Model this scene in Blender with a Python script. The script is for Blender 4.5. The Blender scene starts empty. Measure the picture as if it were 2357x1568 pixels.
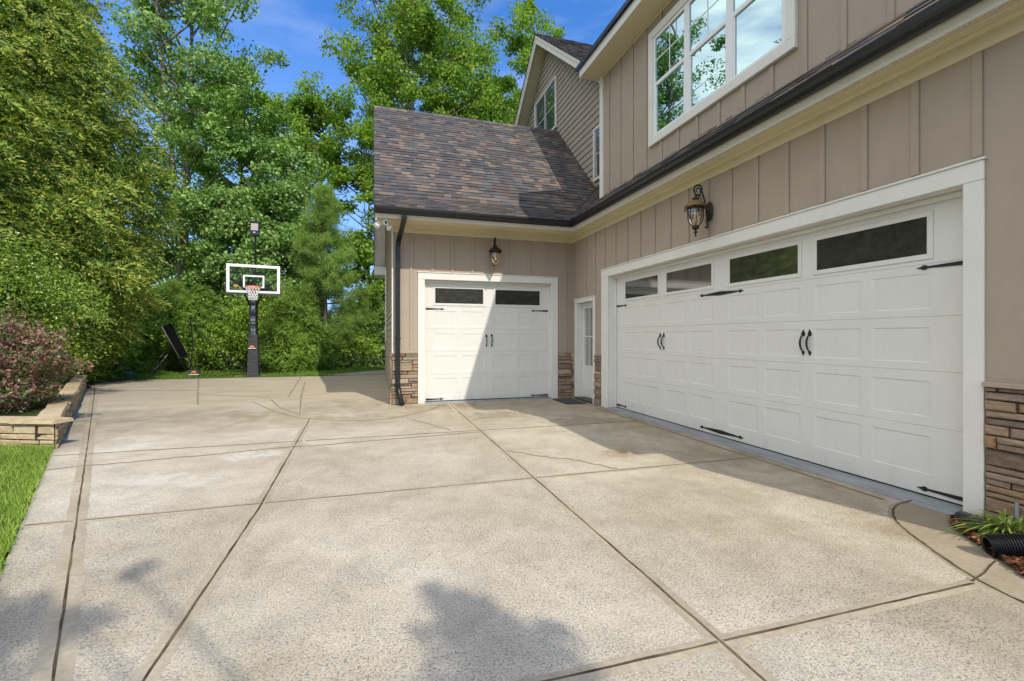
import bpy, math, random
import numpy as np
from mathutils import Vector

sc = bpy.context.scene
# ------------------------------------------------------------------ camera
cam = bpy.data.cameras.new("camera"); co = bpy.data.objects.new("camera", cam)
sc.collection.objects.link(co); sc.camera = co
co.location = (0, 0, 1.34)
co.rotation_euler = (math.radians(90), 0, math.radians(-16.739))
cam.sensor_width = 36.0; cam.lens = 1059/2357*36.0
cam.shift_y = -8/2357
cam.clip_start = 0.05; cam.clip_end = 2000
sc.render.resolution_x = 1024; sc.render.resolution_y = 681
# ------------------------------------------------------------------ light
SUNV = Vector((0.30, -0.93, 1.0)).normalized()      # towards the sun
EL = math.asin(SUNV.z); AZ = math.atan2(SUNV.x, SUNV.y)
w = bpy.data.worlds.new("World"); sc.world = w; w.use_nodes = True
nt = w.node_tree; nt.nodes.clear()
out = nt.nodes.new('ShaderNodeOutputWorld'); bg = nt.nodes.new('ShaderNodeBackground')
sky = nt.nodes.new('ShaderNodeTexSky'); sky.sky_type = 'NISHITA'; sky.sun_disc = False
sky.sun_elevation = EL; sky.sun_rotation = AZ
sky.air_density = 1.0; sky.dust_density = 0.25; sky.ozone_density = 4.0; sky.altitude = 100
tc = nt.nodes.new('ShaderNodeTexCoord'); mp = nt.nodes.new('ShaderNodeMapping')
mp.inputs['Scale'].default_value = (1.2, 1.2, 5.0)
nz = nt.nodes.new('ShaderNodeTexNoise'); nz.inputs['Scale'].default_value = 1.6
nz.inputs['Detail'].default_value = 7; nz.inputs['Roughness'].default_value = 0.55
cr = nt.nodes.new('ShaderNodeValToRGB')
cr.color_ramp.elements[0].position = 0.54; cr.color_ramp.elements[0].color = (0, 0, 0, 1)
cr.color_ramp.elements[1].position = 0.85; cr.color_ramp.elements[1].color = (0.22, 0.22, 0.22, 1)
mx = nt.nodes.new('ShaderNodeMix'); mx.data_type = 'RGBA'
mx.inputs[7].default_value = (7.0, 6.9, 6.5, 1)
tint = nt.nodes.new('ShaderNodeMix'); tint.data_type = 'RGBA'; tint.blend_type = 'MULTIPLY'
tint.inputs[0].default_value = 1.0; tint.inputs[7].default_value = (0.35, 0.66, 0.98, 1)
L = nt.links.new
L(tc.outputs['Generated'], mp.inputs['Vector']); L(mp.outputs[0], nz.inputs['Vector'])
L(nz.outputs[0], cr.inputs[0]); 
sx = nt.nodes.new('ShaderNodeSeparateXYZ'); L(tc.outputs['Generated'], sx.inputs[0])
# the sky ahead is nearly clear; unseen white cloud is added behind and left of the viewer as neutral fill light
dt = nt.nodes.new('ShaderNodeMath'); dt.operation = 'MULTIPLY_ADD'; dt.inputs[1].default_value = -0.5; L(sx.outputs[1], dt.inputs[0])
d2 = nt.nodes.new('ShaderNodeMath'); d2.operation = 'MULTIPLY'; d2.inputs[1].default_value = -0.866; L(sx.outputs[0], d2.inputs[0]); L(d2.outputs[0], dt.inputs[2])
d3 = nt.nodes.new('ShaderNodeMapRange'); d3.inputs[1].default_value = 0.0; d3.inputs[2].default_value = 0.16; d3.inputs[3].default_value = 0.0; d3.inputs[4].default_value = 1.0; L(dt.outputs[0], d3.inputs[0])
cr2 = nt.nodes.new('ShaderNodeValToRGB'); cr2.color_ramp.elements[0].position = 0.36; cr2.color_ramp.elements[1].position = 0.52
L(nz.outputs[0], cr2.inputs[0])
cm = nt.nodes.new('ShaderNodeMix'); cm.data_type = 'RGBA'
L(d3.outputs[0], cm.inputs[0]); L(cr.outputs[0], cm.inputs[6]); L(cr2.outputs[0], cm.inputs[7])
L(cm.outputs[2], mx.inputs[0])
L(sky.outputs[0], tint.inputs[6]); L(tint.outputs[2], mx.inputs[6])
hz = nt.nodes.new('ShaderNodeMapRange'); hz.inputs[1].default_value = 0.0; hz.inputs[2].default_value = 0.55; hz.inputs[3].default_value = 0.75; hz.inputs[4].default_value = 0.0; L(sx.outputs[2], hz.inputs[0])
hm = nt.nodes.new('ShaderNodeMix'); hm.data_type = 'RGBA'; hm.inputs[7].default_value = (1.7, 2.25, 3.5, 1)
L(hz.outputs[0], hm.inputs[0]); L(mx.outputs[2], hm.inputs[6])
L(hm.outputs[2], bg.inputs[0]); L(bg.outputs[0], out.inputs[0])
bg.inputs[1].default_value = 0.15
sl = bpy.data.lights.new("sun", 'SUN'); so = bpy.data.objects.new("sun", sl)
sc.collection.objects.link(so); so.location = (6, -18, 20)
so.rotation_euler = (-SUNV).to_track_quat('-Z', 'Y').to_euler()
sl.energy = 2.1; sl.angle = math.radians(0.5); sl.color = (1.0, 0.93, 0.82)
sc.view_settings.view_transform = 'Standard'; sc.view_settings.look = 'None'
sc.view_settings.exposure = 0.88; sc.view_settings.gamma = 1.0

# ------------------------------------------------------------------ helpers
C = sc.collection
def tag(o, label=None, cat=None, group=None, kind=None):
    if label: o['label'] = label
    if cat: o['category'] = cat
    if group: o['group'] = group
    if kind: o['kind'] = kind
    return o
ORG = {}
def thing(name, label, cat, loc=(0, 0, 0), group=None):
    o = bpy.data.objects.new(name, None); C.objects.link(o); o.location = loc
    o.empty_display_size = 0.3
    ORG[o.name] = Vector(loc)
    return tag(o, label, cat, group)
class MB:
    def __init__(s): s.v = []; s.f = []; s.m = []
    def face(s, pts, mi=0):
        n = len(s.v); s.v += [tuple(p) for p in pts]; s.f.append(tuple(range(n, n+len(pts)))); s.m.append(mi)
    def mesh(s, vs, fs, mi=0):
        n = len(s.v); s.v += [tuple(p) for p in vs]
        for f in fs: s.f.append(tuple(i+n for i in f)); s.m.append(mi)
    def box(s, x0, x1, y0, y1, z0, z1, mi=0):
        s.hexa([(x0,y0,z0),(x1,y0,z0),(x1,y1,z0),(x0,y1,z0),(x0,y0,z1),(x1,y0,z1),(x1,y1,z1),(x0,y1,z1)], mi)
    def hexa(s, p, mi=0):
        s.mesh(p, [(3,2,1,0),(4,5,6,7),(0,1,5,4),(1,2,6,5),(2,3,7,6),(3,0,4,7)], mi)
    def bbox(s, x0, x1, y0, y1, z0, z1, b=0.004, mi=0):
        """box with chamfered edges"""
        X=(x0,x1);Y=(y0,y1);Z=(z0,z1); vs=[]; idx={}
        for i in (0,1):
            for j in (0,1):
                for k in (0,1):
                    sx=b if i==0 else -b; sy=b if j==0 else -b; sz=b if k==0 else -b
                    for a,p in (('x',(X[i],Y[j]+sy,Z[k]+sz)),('y',(X[i]+sx,Y[j],Z[k]+sz)),('z',(X[i]+sx,Y[j]+sy,Z[k]))):
                        idx[(i,j,k,a)]=len(vs); vs.append(p)
        g=lambda *a: idx[a]
        fs=[]
        for i in (0,1): fs.append(tuple(g(i,j,k,'x') for j,k in ((0,0),(1,0),(1,1),(0,1))))
        for j in (0,1): fs.append(tuple(g(i,j,k,'y') for i,k in ((0,0),(1,0),(1,1),(0,1))))
        for k in (0,1): fs.append(tuple(g(i,j,k,'z') for i,j in ((0,0),(1,0),(1,1),(0,1))))
        for j in (0,1):
            for k in (0,1): fs.append((g(0,j,k,'y'),g(1,j,k,'y'),g(1,j,k,'z'),g(0,j,k,'z')))
        for i in (0,1):
            for k in (0,1): fs.append((g(i,0,k,'x'),g(i,1,k,'x'),g(i,1,k,'z'),g(i,0,k,'z')))
        for i in (0,1):
            for j in (0,1): fs.append((g(i,j,0,'x'),g(i,j,1,'x'),g(i,j,1,'y'),g(i,j,0,'y')))
        for i in (0,1):
            for j in (0,1):
                for k in (0,1): fs.append((g(i,j,k,'x'),g(i,j,k,'y'),g(i,j,k,'z')))
        s.mesh(vs, fs, mi)
    def tube(s, pts, r, n=8, mi=0, caps=True):
        pts = [Vector(p) for p in pts]
        rs = r if isinstance(r, (list, tuple)) else [r]*len(pts)
        base = len(s.v); up = Vector((0.13, 0.21, 0.97)); prev = None
        for i, p in enumerate(pts):
            d = (pts[min(i+1, len(pts)-1)] - pts[max(i-1, 0)])
            if d.length < 1e-9: d = Vector((0, 0, 1))
            d.normalize()
            if prev is None:
                a = d.cross(up)
                if a.length < 0.05: a = d.cross(Vector((1, 0, 0)))
            else: a = prev - d*prev.dot(d)
            a.normalize(); prev = a; b = d.cross(a)
            for k in range(n):
                t = 2*math.pi*k/n
                s.v.append(tuple(p + (a*math.cos(t)+b*math.sin(t))*rs[i]))
        for i in range(len(pts)-1):
            for k in range(n):
                q = base+i*n
                s.f.append((q+k, q+(k+1) % n, q+n+(k+1) % n, q+n+k)); s.m.append(mi)
        if caps:
            s.f.append(tuple(base+k for k in range(n))); s.m.append(mi)
            e = base+(len(pts)-1)*n
            s.f.append(tuple(e+k for k in range(n))); s.m.append(mi)
    def lathe(s, prof, c=(0, 0, 0), n=24, mi=0, wob=None):
        base = len(s.v)
        for (r, z) in prof:
            for k in range(n):
                t = 2*math.pi*k/n; rr = r*(1+(wob(t) if wob else 0))
                s.v.append((c[0]+rr*math.cos(t), c[1]+rr*math.sin(t), c[2]+z))
        for i in range(len(prof)-1):
            for k in range(n):
                q = base+i*n
                s.f.append((q+k, q+(k+1) % n, q+n+(k+1) % n, q+n+k)); s.m.append(mi)
    def prism(s, poly, F, n0, n1, mi=0):
        """poly of (u,z), F maps (u,z,n) to world"""
        k = len(poly)
        vs = [F(u, z, n0) for u, z in poly]+[F(u, z, n1) for u, z in poly]
        fs = [tuple(range(k)), tuple(range(k, 2*k))]+[(i, (i+1) % k, k+(i+1) % k, k+i) for i in range(k)]
        s.mesh(vs, fs, mi)
    def sweep(s, prof, path, mi=0, closed=True):
        """profile (offset to the left of the path, z) swept along an XY path with mitres"""
        P = [Vector(p) for p in path]; rings = []
        for i, p in enumerate(P):
            d0 = (P[i]-P[i-1]).normalized() if i > 0 else None
            d1 = (P[i+1]-P[i]).normalized() if i < len(P)-1 else None
            if d0 is None: nrm = Vector((-d1.y, d1.x))
            elif d1 is None: nrm = Vector((-d0.y, d0.x))
            else:
                a = Vector((-d0.y, d0.x)); b = Vector((-d1.y, d1.x)); nrm = (a+b).normalized()
                nrm = nrm/ max(0.2, nrm.dot(a))
            rings.append([(p.x+nrm.x*o, p.y+nrm.y*o, z) for o, z in prof])
        k = len(prof); vs = [q for r in rings for q in r]; fs = []
        for i in range(len(P)-1):
            for j in range(k if closed else k-1):
                a = i*k+j; b = i*k+(j+1) % k
                fs.append((a, b, b+k, a+k))
        if closed:
            fs.append(tuple(range(k))); fs.append(tuple((len(P)-1)*k+j for j in range(k)))
        s.mesh(vs, fs, mi)
    def build(s, name, mats, parent=None, loc=None, smooth=False, local=False):
        me = bpy.data.meshes.new(name)
        if parent is not None and not local:
            r = parent
            while r.parent: r = r.parent
            off = ORG[r.name]
        else: off = Vector(loc) if loc else Vector((0, 0, 0))
        me.from_pydata([(a[0]-off.x, a[1]-off.y, a[2]-off.z) for a in s.v], [], s.f)
        if not isinstance(mats, (list, tuple)): mats = [mats]
        for m in mats: me.materials.append(m)
        me.polygons.foreach_set('material_index', s.m)
        if smooth: me.polygons.foreach_set('use_smooth', [True]*len(s.f))
        me.update()
        o = bpy.data.objects.new(name, me); C.objects.link(o)
        if parent is not None: o.parent = parent
        elif loc: o.location = loc
        return o
def npmesh(name, V, mats, parent=None, loc=None, k=4, mi=None, local=False):
    """V: (N*k,3) array, one k-gon island per k rows"""
    if parent is not None and not local:
        r = parent
        while r.parent: r = r.parent
        off = np.array(ORG[r.name])
    else: off = np.array(loc if loc else (0, 0, 0), float)
    V = (V-off).astype(np.float32); n = len(V); nf = n//k
    me = bpy.data.meshes.new(name)
    me.vertices.add(n); me.vertices.foreach_set('co', V.ravel())
    me.loops.add(n); me.loops.foreach_set('vertex_index', np.arange(n, dtype=np.int32))
    me.polygons.add(nf); me.polygons.foreach_set('loop_start', np.arange(0, n, k, dtype=np.int32))
    me.polygons.foreach_set('loop_total', np.full(nf, k, np.int32))
    if not isinstance(mats, (list, tuple)): mats = [mats]
    for m in mats: me.materials.append(m)
    if mi is not None: me.polygons.foreach_set('material_index', mi.astype(np.int32))
    me.update(calc_edges=True)
    o = bpy.data.objects.new(name, me); C.objects.link(o)
    if parent is not None: o.parent = parent
    elif loc: o.location = loc
    return o
# ------------------------------------------------------------------ materials
class NT:
    def __init__(s, name):
        s.m = bpy.data.materials.new(name); s.m.use_nodes = True; s.t = s.m.node_tree
        s.b = s.t.nodes['Principled BSDF']; s.o = s.t.nodes['Material Output']
        s.c = s.t.nodes.new('ShaderNodeTexCoord')
        s.g = s.t.nodes.new('ShaderNodeNewGeometry')
    def n(s, t): return s.t.nodes.new(t)
    def l(s, a, b): s.t.links.new(a, b)
    @property
    def pos(s): return s.g.outputs['Position']
    def noise(s, scale, detail=4, rough=0.6, vec=None, stretch=None, dist=0.0):
        q = s.n('ShaderNodeTexNoise'); q.inputs['Scale'].default_value = scale
        q.inputs['Detail'].default_value = detail; q.inputs['Roughness'].default_value = rough
        q.inputs['Distortion'].default_value = dist
        v = vec or s.pos
        if stretch:
            m = s.n('ShaderNodeMapping'); m.inputs['Scale'].default_value = stretch; s.l(v, m.inputs[0]); v = m.outputs[0]
        s.l(v, q.inputs['Vector']); return q.outputs[0]
    def voro(s, scale, out='Distance', vec=None):
        q = s.n('ShaderNodeTexVoronoi'); q.inputs['Scale'].default_value = scale
        s.l(vec or s.pos, q.inputs['Vector']); return q.outputs[out]
    def ramp(s, f, stops, interp='LINEAR'):
        r = s.n('ShaderNodeValToRGB'); r.color_ramp.interpolation = interp
        e = r.color_ramp.elements
        while len(e) < len(stops): e.new(0.5)
        for i, (p, c) in enumerate(stops):
            e[i].position = p; e[i].color = (c, c, c, 1) if isinstance(c, (int, float)) else (*c, 1)
        s.l(f, r.inputs[0]); return r.outputs[0]
    def mix(s, f, a, b, mode='MIX'):
        q = s.n('ShaderNodeMix'); q.data_type = 'RGBA'; q.blend_type = mode
        for i, v in ((0, f), (6, a), (7, b)):
            if isinstance(v, (int, float)) : q.inputs[i].default_value = v if i == 0 else (v, v, v, 1)
            elif isinstance(v, tuple): q.inputs[i].default_value = (*v, 1)
            else: s.l(v, q.inputs[i])
        return q.outputs[2]
    def math(s, op, a, b=0.0, c=None):
        q = s.n('ShaderNodeMath'); q.operation = op
        for i, v in ((0, a), (1, b), (2, c)):
            if v is None: continue
            if isinstance(v, (int, float)): q.inputs[i].default_value = v
            else: s.l(v, q.inputs[i])
        return q.outputs[0]
    def xyz(s):
        q = s.n('ShaderNodeSeparateXYZ'); s.l(s.pos, q.inputs[0]); return q.outputs
    def col(s, c):
        if isinstance(c, tuple): s.b.inputs['Base Color'].default_value = (*c, 1)
        else: s.l(c, s.b.inputs['Base Color'])
    def set(s, rough=0.6, spec=0.5, metal=0.0):
        s.b.inputs['Roughness'].default_value = rough; s.b.inputs['Specular IOR Level'].default_value = spec
        s.b.inputs['Metallic'].default_value = metal; return s
    def bump(s, h, strength=0.3, dist=0.01):
        q = s.n('ShaderNodeBump'); q.inputs['Strength'].default_value = strength
        q.inputs['Distance'].default_value = dist; s.l(h, q.inputs['Height'])
        s.l(q.outputs[0], s.b.inputs['Normal'])
def paint(name, c, rough=0.5, var=0.06, bump=0.08, bs=60, spec=0.4, grime=0.12, stretch=(1, 1, 1), low=0):
    t = NT(name); a = t.noise(2.2, 5, 0.65); d = t.noise(11, 4, 0.6, stretch=(1, 1, .3))
    k = t.ramp(a, [(0.3, 1-var), (0.7, 1+var*0.4)])
    g = t.ramp(d, [(0.45, 1.0), (0.8, 1-grime)])
    cc = t.mix(1.0, t.mix(1.0, c, k, 'MULTIPLY'), g, 'MULTIPLY')
    t.col(cc); t.set(rough, spec)
    if low:
        X, Y, Z = t.xyz()[:3]
        q = t.math('MULTIPLY', t.ramp(t.math('MULTIPLY', Z, 2.0), [(0.0, 1.0), (0.5, 0.0)]), t.ramp(t.noise(5, 5, 0.7, stretch=(1, 1, .4)), [(0.35, 0.05), (0.7, low)]))
        t.col(t.mix(q, cc, (0.30, 0.24, 0.16)))
    if bump: t.bump(t.noise(bs, 3, stretch=stretch), bump, 0.002)
    return t.m
LEAF = 1.55
def leafmat(name, cols, trans=0.35, rough=0.55, tcol=None, spec=0.25):
    t = NT(name); r = t.g.outputs['Random Per Island']
    cols = [tuple(min(.6, q*LEAF) for q in c) for c in cols]
    st = [(i/(len(cols)-1) if len(cols) > 1 else 0, c) for i, c in enumerate(cols)]
    c = t.ramp(r, st)
    c = t.mix(1.0, c, t.ramp(t.noise(0.7, 3), [(0.3, 0.72), (0.7, 1.2)]), 'MULTIPLY')
    t.col(c); t.set(rough, spec)
    tr = t.n('ShaderNodeBsdfTranslucent'); q = t.n('ShaderNodeMixShader'); q.inputs[0].default_value = trans
    t.l(t.mix(1.0, c, tcol or (1.25, 1.35, 0.55), 'MULTIPLY'), tr.inputs[0])
    t.l(t.b.outputs[0], q.inputs[1]); t.l(tr.outputs[0], q.inputs[2]); t.l(q.outputs[0], t.o.inputs[0])
    return t.m
def concrete():
    t = NT('concrete'); X, Y, Z = t.xyz()[:3]
    big = t.noise(0.55, 5, 0.6); mid = t.noise(3.1, 6, 0.7); fine = t.noise(85, 4, 0.85); 
    base = t.ramp(big, [(0.3, (0.40, 0.345, 0.255)), (0.55, (0.525, 0.47, 0.375)), (0.75, (0.64, 0.59, 0.49))])
    base = t.mix(1.0, base, t.ramp(mid, [(0.3, 0.80), (0.55, 1.0), (0.75, 1.13)]), 'MULTIPLY')
    base = t.mix(1.0, base, t.ramp(fine, [(0.32, 0.45), (0.5, 1.0), (0.68, 1.38)]), 'MULTIPLY')
    # exposed stones
    vc = t.voro(105, 'Color'); vd = t.voro(105)
    sep = t.n('ShaderNodeSeparateColor'); t.l(vc, sep.inputs[0])
    pick = t.ramp(sep.outputs[0], [(0.52, 0.0), (0.56, 1.0)])
    core = t.ramp(vd, [(0.34, 1.0), (0.46, 0.0)])
    agg = t.math('MULTIPLY', pick, core)
    amt = t.ramp(t.noise(0.9, 4, 0.7), [(0.30, 0.25), (0.7, 1.0)])
    near = t.ramp(t.math('MULTIPLY', Y, 0.05), [(0.30, 1.0), (0.56, 0.12)])    # the court slab behind is smoother
    agg = t.math('MULTIPLY', t.math('MULTIPLY', agg, amt), near)
    stone = t.ramp(sep.outputs[1], [(0.0, (0.07, 0.065, 0.06)), (0.45, (0.17, 0.16, 0.15)), (0.8, (0.33, 0.26, 0.19)), (1.0, (0.62, 0.58, 0.5))])
    base = t.mix(t.math('MULTIPLY', agg, 0.95), base, stone)
    grit = t.noise(190, 3, 0.8)
    base = t.mix(1.0, base, t.ramp(grit, [(0.30, 0.62), (0.46, 1.0), (0.7, 1.12)]), 'MULTIPLY')
    def cell(v, o, w_): return t.math('FLOOR', t.math('DIVIDE', t.math('SUBTRACT', v, o), w_))
    cb = t.n('ShaderNodeCombineXYZ'); t.l(cell(X, -0.93, 2.39), cb.inputs[0]); t.l(cell(Y, 1.67, 2.42), cb.inputs[1])
    wn = t.n('ShaderNodeTexWhiteNoise'); t.l(cb.outputs[0], wn.inputs['Vector'])
    base = t.mix(1.0, base, t.ramp(wn.outputs['Value'], [(0.0, (0.93, 0.92, 0.90)), (1.0, (1.07, 1.06, 1.05))]), 'MULTIPLY')
    wob = t.noise(6, 4, 0.7)
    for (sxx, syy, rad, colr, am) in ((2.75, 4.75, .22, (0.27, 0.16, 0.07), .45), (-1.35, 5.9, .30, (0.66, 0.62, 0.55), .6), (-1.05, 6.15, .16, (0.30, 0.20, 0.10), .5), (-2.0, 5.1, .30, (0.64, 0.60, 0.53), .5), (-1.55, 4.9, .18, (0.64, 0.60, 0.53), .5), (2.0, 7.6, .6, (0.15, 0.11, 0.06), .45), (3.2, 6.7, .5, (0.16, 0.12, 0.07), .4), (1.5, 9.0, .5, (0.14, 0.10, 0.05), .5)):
        dx = t.math('POWER', t.math('ABSOLUTE', t.math('DIVIDE', t.math('SUBTRACT', X, sxx), rad*1.5)), 2.0); dy = t.math('POWER', t.math('ABSOLUTE', t.math('DIVIDE', t.math('SUBTRACT', Y, syy), rad)), 2.0)
        dd = t.math('ADD', t.math('SQRT', t.math('ADD', dx, dy)), t.math('MULTIPLY', t.math('SUBTRACT', wob, .5), 3.2))
        base = t.mix(t.math('MULTIPLY', t.ramp(dd, [(0.35, 1.0), (0.85, 0.0)]), am), base, colr)
    # brown damp dirt along the garage doors and in blotches
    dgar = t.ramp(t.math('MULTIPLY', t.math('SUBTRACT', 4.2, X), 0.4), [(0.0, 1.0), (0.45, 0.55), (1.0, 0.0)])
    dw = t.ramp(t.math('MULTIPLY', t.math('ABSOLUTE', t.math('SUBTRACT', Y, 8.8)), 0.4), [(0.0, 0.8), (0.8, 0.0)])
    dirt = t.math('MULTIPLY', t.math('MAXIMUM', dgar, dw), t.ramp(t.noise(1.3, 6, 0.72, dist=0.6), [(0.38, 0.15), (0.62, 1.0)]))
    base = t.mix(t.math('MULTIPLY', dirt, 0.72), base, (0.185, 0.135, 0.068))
    blot = t.ramp(t.noise(1.0, 7, 0.75, dist=1.0), [(0.56, 0.0), (0.74, 0.32)])
    base = t.mix(blot, base, (0.26, 0.205, 0.125))
    # smoother tan court
    court = t.ramp(t.math('MULTIPLY', Y, 0.05), [(0.52, 0.0), (0.535, 1.0)])
    ct = t.mix(1.0, t.ramp(t.noise(0.8, 6, 0.7, stretch=(1, 2.5, 1)), [(0.3, (0.36, 0.30, 0.21)), (0.7, (0.48, 0.41, 0.30))]), t.ramp(fine, [(0.3, 0.86), (0.7, 1.1)]), 'MULTIPLY')
    base = t.mix(t.math('MULTIPLY', court, 0.85), base, ct)
    pale = t.ramp(t.noise(2.1, 6, 0.8, dist=1.4), [(0.70, 0.0), (0.74, 0.5)])
    base = t.mix(pale, base, (0.62, 0.57, 0.49))
    t.col(base); t.set(0.85, 0.25)
    hh = t.math('ADD', t.math('MULTIPLY', fine, 0.7), t.math('MULTIPLY', agg, 0.5))
    t.bump(hh, 0.8, 0.008)
    return t.m
M = {}
M['concrete'] = concrete()
t = NT('smooth_concrete'); X, Y, Z = t.xyz()[:3]
b = t.ramp(t.noise(1.7, 6, 0.7), [(0.3, (0.33, 0.275, 0.195)), (0.7, (0.455, 0.395, 0.295))])
b = t.mix(1.0, b, t.ramp(t.noise(30, 4, 0.7), [(0.3, 0.82), (0.7, 1.12)]), 'MULTIPLY')
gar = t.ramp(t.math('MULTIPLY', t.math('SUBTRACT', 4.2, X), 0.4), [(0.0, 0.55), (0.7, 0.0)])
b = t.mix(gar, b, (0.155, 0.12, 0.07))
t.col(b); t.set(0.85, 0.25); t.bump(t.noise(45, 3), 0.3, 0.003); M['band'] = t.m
t = NT('joint_dirt'); b = t.ramp(t.noise(2.5, 4, 0.7), [(0.40, (0.055, 0.042, 0.028)), (0.60, (0.15, 0.115, 0.07)), (0.70, (0.13, 0.13, 0.035)), (0.78, (0.26, 0.21, 0.14))])
t.col(b); t.set(0.95, 0.1); t.bump(t.noise(90, 3), 0.6, 0.004); M['joint'] = t.m
t = NT('grey_sill'); b = t.ramp(t.noise(3, 6, 0.75, stretch=(2, .5, 1)), [(0.3, (0.19, 0.205, 0.215)), (0.6, (0.30, 0.315, 0.33)), (0.75, (0.36, 0.37, 0.38))])
t.col(b); t.set(0.8, 0.3); t.bump(t.noise(60, 3), 0.3, 0.003); M['sill'] = t.m
TAUPE = (0.395, 0.325, 0.252)
M['siding'] = paint('taupe_siding', TAUPE, 0.62, 0.05, 0.25, 90, 0.3, 0.06, (1, 1, 0.12))
M['lap'] = paint('taupe_lap', (0.36, 0.31, 0.25), 0.62, 0.06, 0.25, 70, 0.3, 0.08, (.15, .15, 1))
M['white'] = paint('white_trim', (0.74, 0.725, 0.665), 0.5, 0.04, 0.05, 50, 0.4, 0.05, low=0.3)
M['warm_bounce'] = paint('soffit_warm_bounce', (0.70, 0.62, 0.42), 0.55, 0.04, 0.06, 40, 0.35, 0.05)  # warm light bounced off the concrete is put into this soffit and frieze colour
M['vinyl'] = paint('vinyl_frame', (0.82, 0.83, 0.83), 0.4, 0.02, 0.0, 50, 0.4, 0.03)
M['door'] = paint('white_door', (0.70, 0.69, 0.64), 0.5, 0.03, 0.12, 110, 0.35, 0.04, (1, 1, 0.05), 0.35)
M['black'] = NT('black_metal'); M['black'].col((0.012, 0.012, 0.013)); M['black'].set(0.32, 0.5); M['black'] = M['black'].m
M['iron'] = NT('black_iron'); M['iron'].col((0.014, 0.012, 0.011)); M['iron'].set(0.5, 0.5)
M['iron'].bump(M['iron'].noise(120, 3), 0.3, 0.001); M['iron'] = M['iron'].m
t = NT('aged_bronze'); X, Y, Z = t.xyz()[:3]
b = t.ramp(t.noise(40, 4, 0.7), [(0.35, (0.018, 0.014, 0.010)), (0.62, (0.05, 0.038, 0.022)), (0.72, (0.14, 0.10, 0.045))])
t.col(b); t.set(0.45, 0.5, 0.5); M['bronze'] = t.m
t = NT('dusty_bronze'); b = t.ramp(t.noise(60, 4, 0.7), [(0.3, (0.13, 0.09, 0.035)), (0.7, (0.27, 0.19, 0.07))]); t.col(b); t.set(0.6, 0.4, 0.2); M['gold'] = t.m
def glass(name, tintc=(1, 1, 1), mixf=0.1, dark=None, rough=0.02, fs=1.2, gc=(1, 1, 1)):
    t = NT(name)
    gl = t.n('ShaderNodeBsdfGlossy'); gl.inputs['Roughness'].default_value = rough; gl.inputs[0].default_value = (*gc, 1)
    fr = t.n('ShaderNodeFresnel'); fr.inputs['IOR'].default_value = 1.5
    f = t.math('MINIMUM', t.math('ADD', t.math('MULTIPLY', fr.outputs[0], fs), mixf), 0.95)
    q = t.n('ShaderNodeMixShader'); t.l(f, q.inputs[0])
    if dark is None:
        tr = t.n('ShaderNodeBsdfTransparent'); tr.inputs[0].default_value = (*tintc, 1); a = tr.outputs[0]
    else:
        d = t.n('ShaderNodeBsdfDiffuse')
        cc = t.mix(1.0, dark, t.ramp(t.noise(9, 5, 0.7), [(0.3, 0.7), (0.7, 1.5)]), 'MULTIPLY')
        t.l(cc, d.inputs[0]); a = d.outputs[0]
    t.l(a, q.inputs[1]); t.l(gl.outputs[0], q.inputs[2]); t.l(q.outputs[0], t.o.inputs[0])
    return t.m
M['clear'] = glass('clear_glass', (0.93, 0.96, 0.93), 0.0, fs=0.4)
M['amber'] = glass('seeded_glass', (0.88, 0.80, 0.62), 0.10, rough=0.08)
M['tinted'] = glass('tinted_garage_glass', fs=0.25, mixf=0.0, dark=(0.036, 0.036, 0.030), rough=0.05)
M['house_glass'] = glass('reflective_window_glass', mixf=0.26, dark=(0.05, 0.065, 0.06), rough=0.01, fs=0.8, gc=(0.42, 0.57, 0.60))
M['dim_glass'] = glass('dim_window_glass', fs=0.3, mixf=0.02, dark=(0.04, 0.055, 0.068), rough=0.02)
M['greysash'] = paint('grey_sash', (0.34, 0.34, 0.33), 0.5, 0.03, 0, 50, 0.4, 0.03)
M['bulb'] = NT('bulb'); M['bulb'].col((0.85, 0.83, 0.78)); M['bulb'].set(0.2); M['bulb'] = M['bulb'].m
t = NT('shingle'); r = t.g.outputs['Random Per Island']
c = t.ramp(r, [(0.0, (0.055, 0.060, 0.068)), (0.22, (0.085, 0.085, 0.090)), (0.40, (0.105, 0.076, 0.066)), (0.58, (0.135, 0.105, 0.092)), (0.72, (0.115, 0.115, 0.118)), (0.85, (0.215, 0.16, 0.115))], 'CONSTANT')
c = t.mix(0.38, c, (0.088, 0.082, 0.080))
c = t.mix(1.0, c, t.ramp(t.noise(160, 3, 0.8), [(0.3, 0.72), (0.7, 1.35)]), 'MULTIPLY')
c = t.mix(1.0, c, t.ramp(t.noise(1.3, 4), [(0.3, 0.85), (0.7, 1.15)]), 'MULTIPLY')
t.col(c); t.set(0.9, 0.2); t.bump(t.noise(220, 3), 0.5, 0.002); M['shingle'] = t.m
t = NT('ledge_stone'); r = t.g.outputs['Random Per Island']
c = t.ramp(r, [(0.0, (0.20, 0.15, 0.11)), (0.2, (0.30, 0.205, 0.13)), (0.38, (0.40, 0.30, 0.20)), (0.55, (0.27, 0.22, 0.175)), (0.7, (0.42, 0.25, 0.13)), (0.85, (0.35, 0.30, 0.245)), (1, (0.48, 0.38, 0.27))])
c = t.mix(1.0, c, t.ramp(t.noise(14, 6, 0.75, stretch=(1, 1, 2.5)), [(0.3, 0.6), (0.55, 1.0), (0.75, 1.3)]), 'MULTIPLY')
t.col(c); t.set(0.85, 0.25); t.bump(t.noise(26, 6, 0.7, stretch=(1, 1, 2)), 0.9, 0.012); M['stone'] = t.m
t = NT('mortar'); t.col((0.045, 0.036, 0.028)); t.set(0.95, 0.1); M['mortar'] = t.m
t = NT('sandstone'); r = t.g.outputs['Random Per Island']
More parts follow.
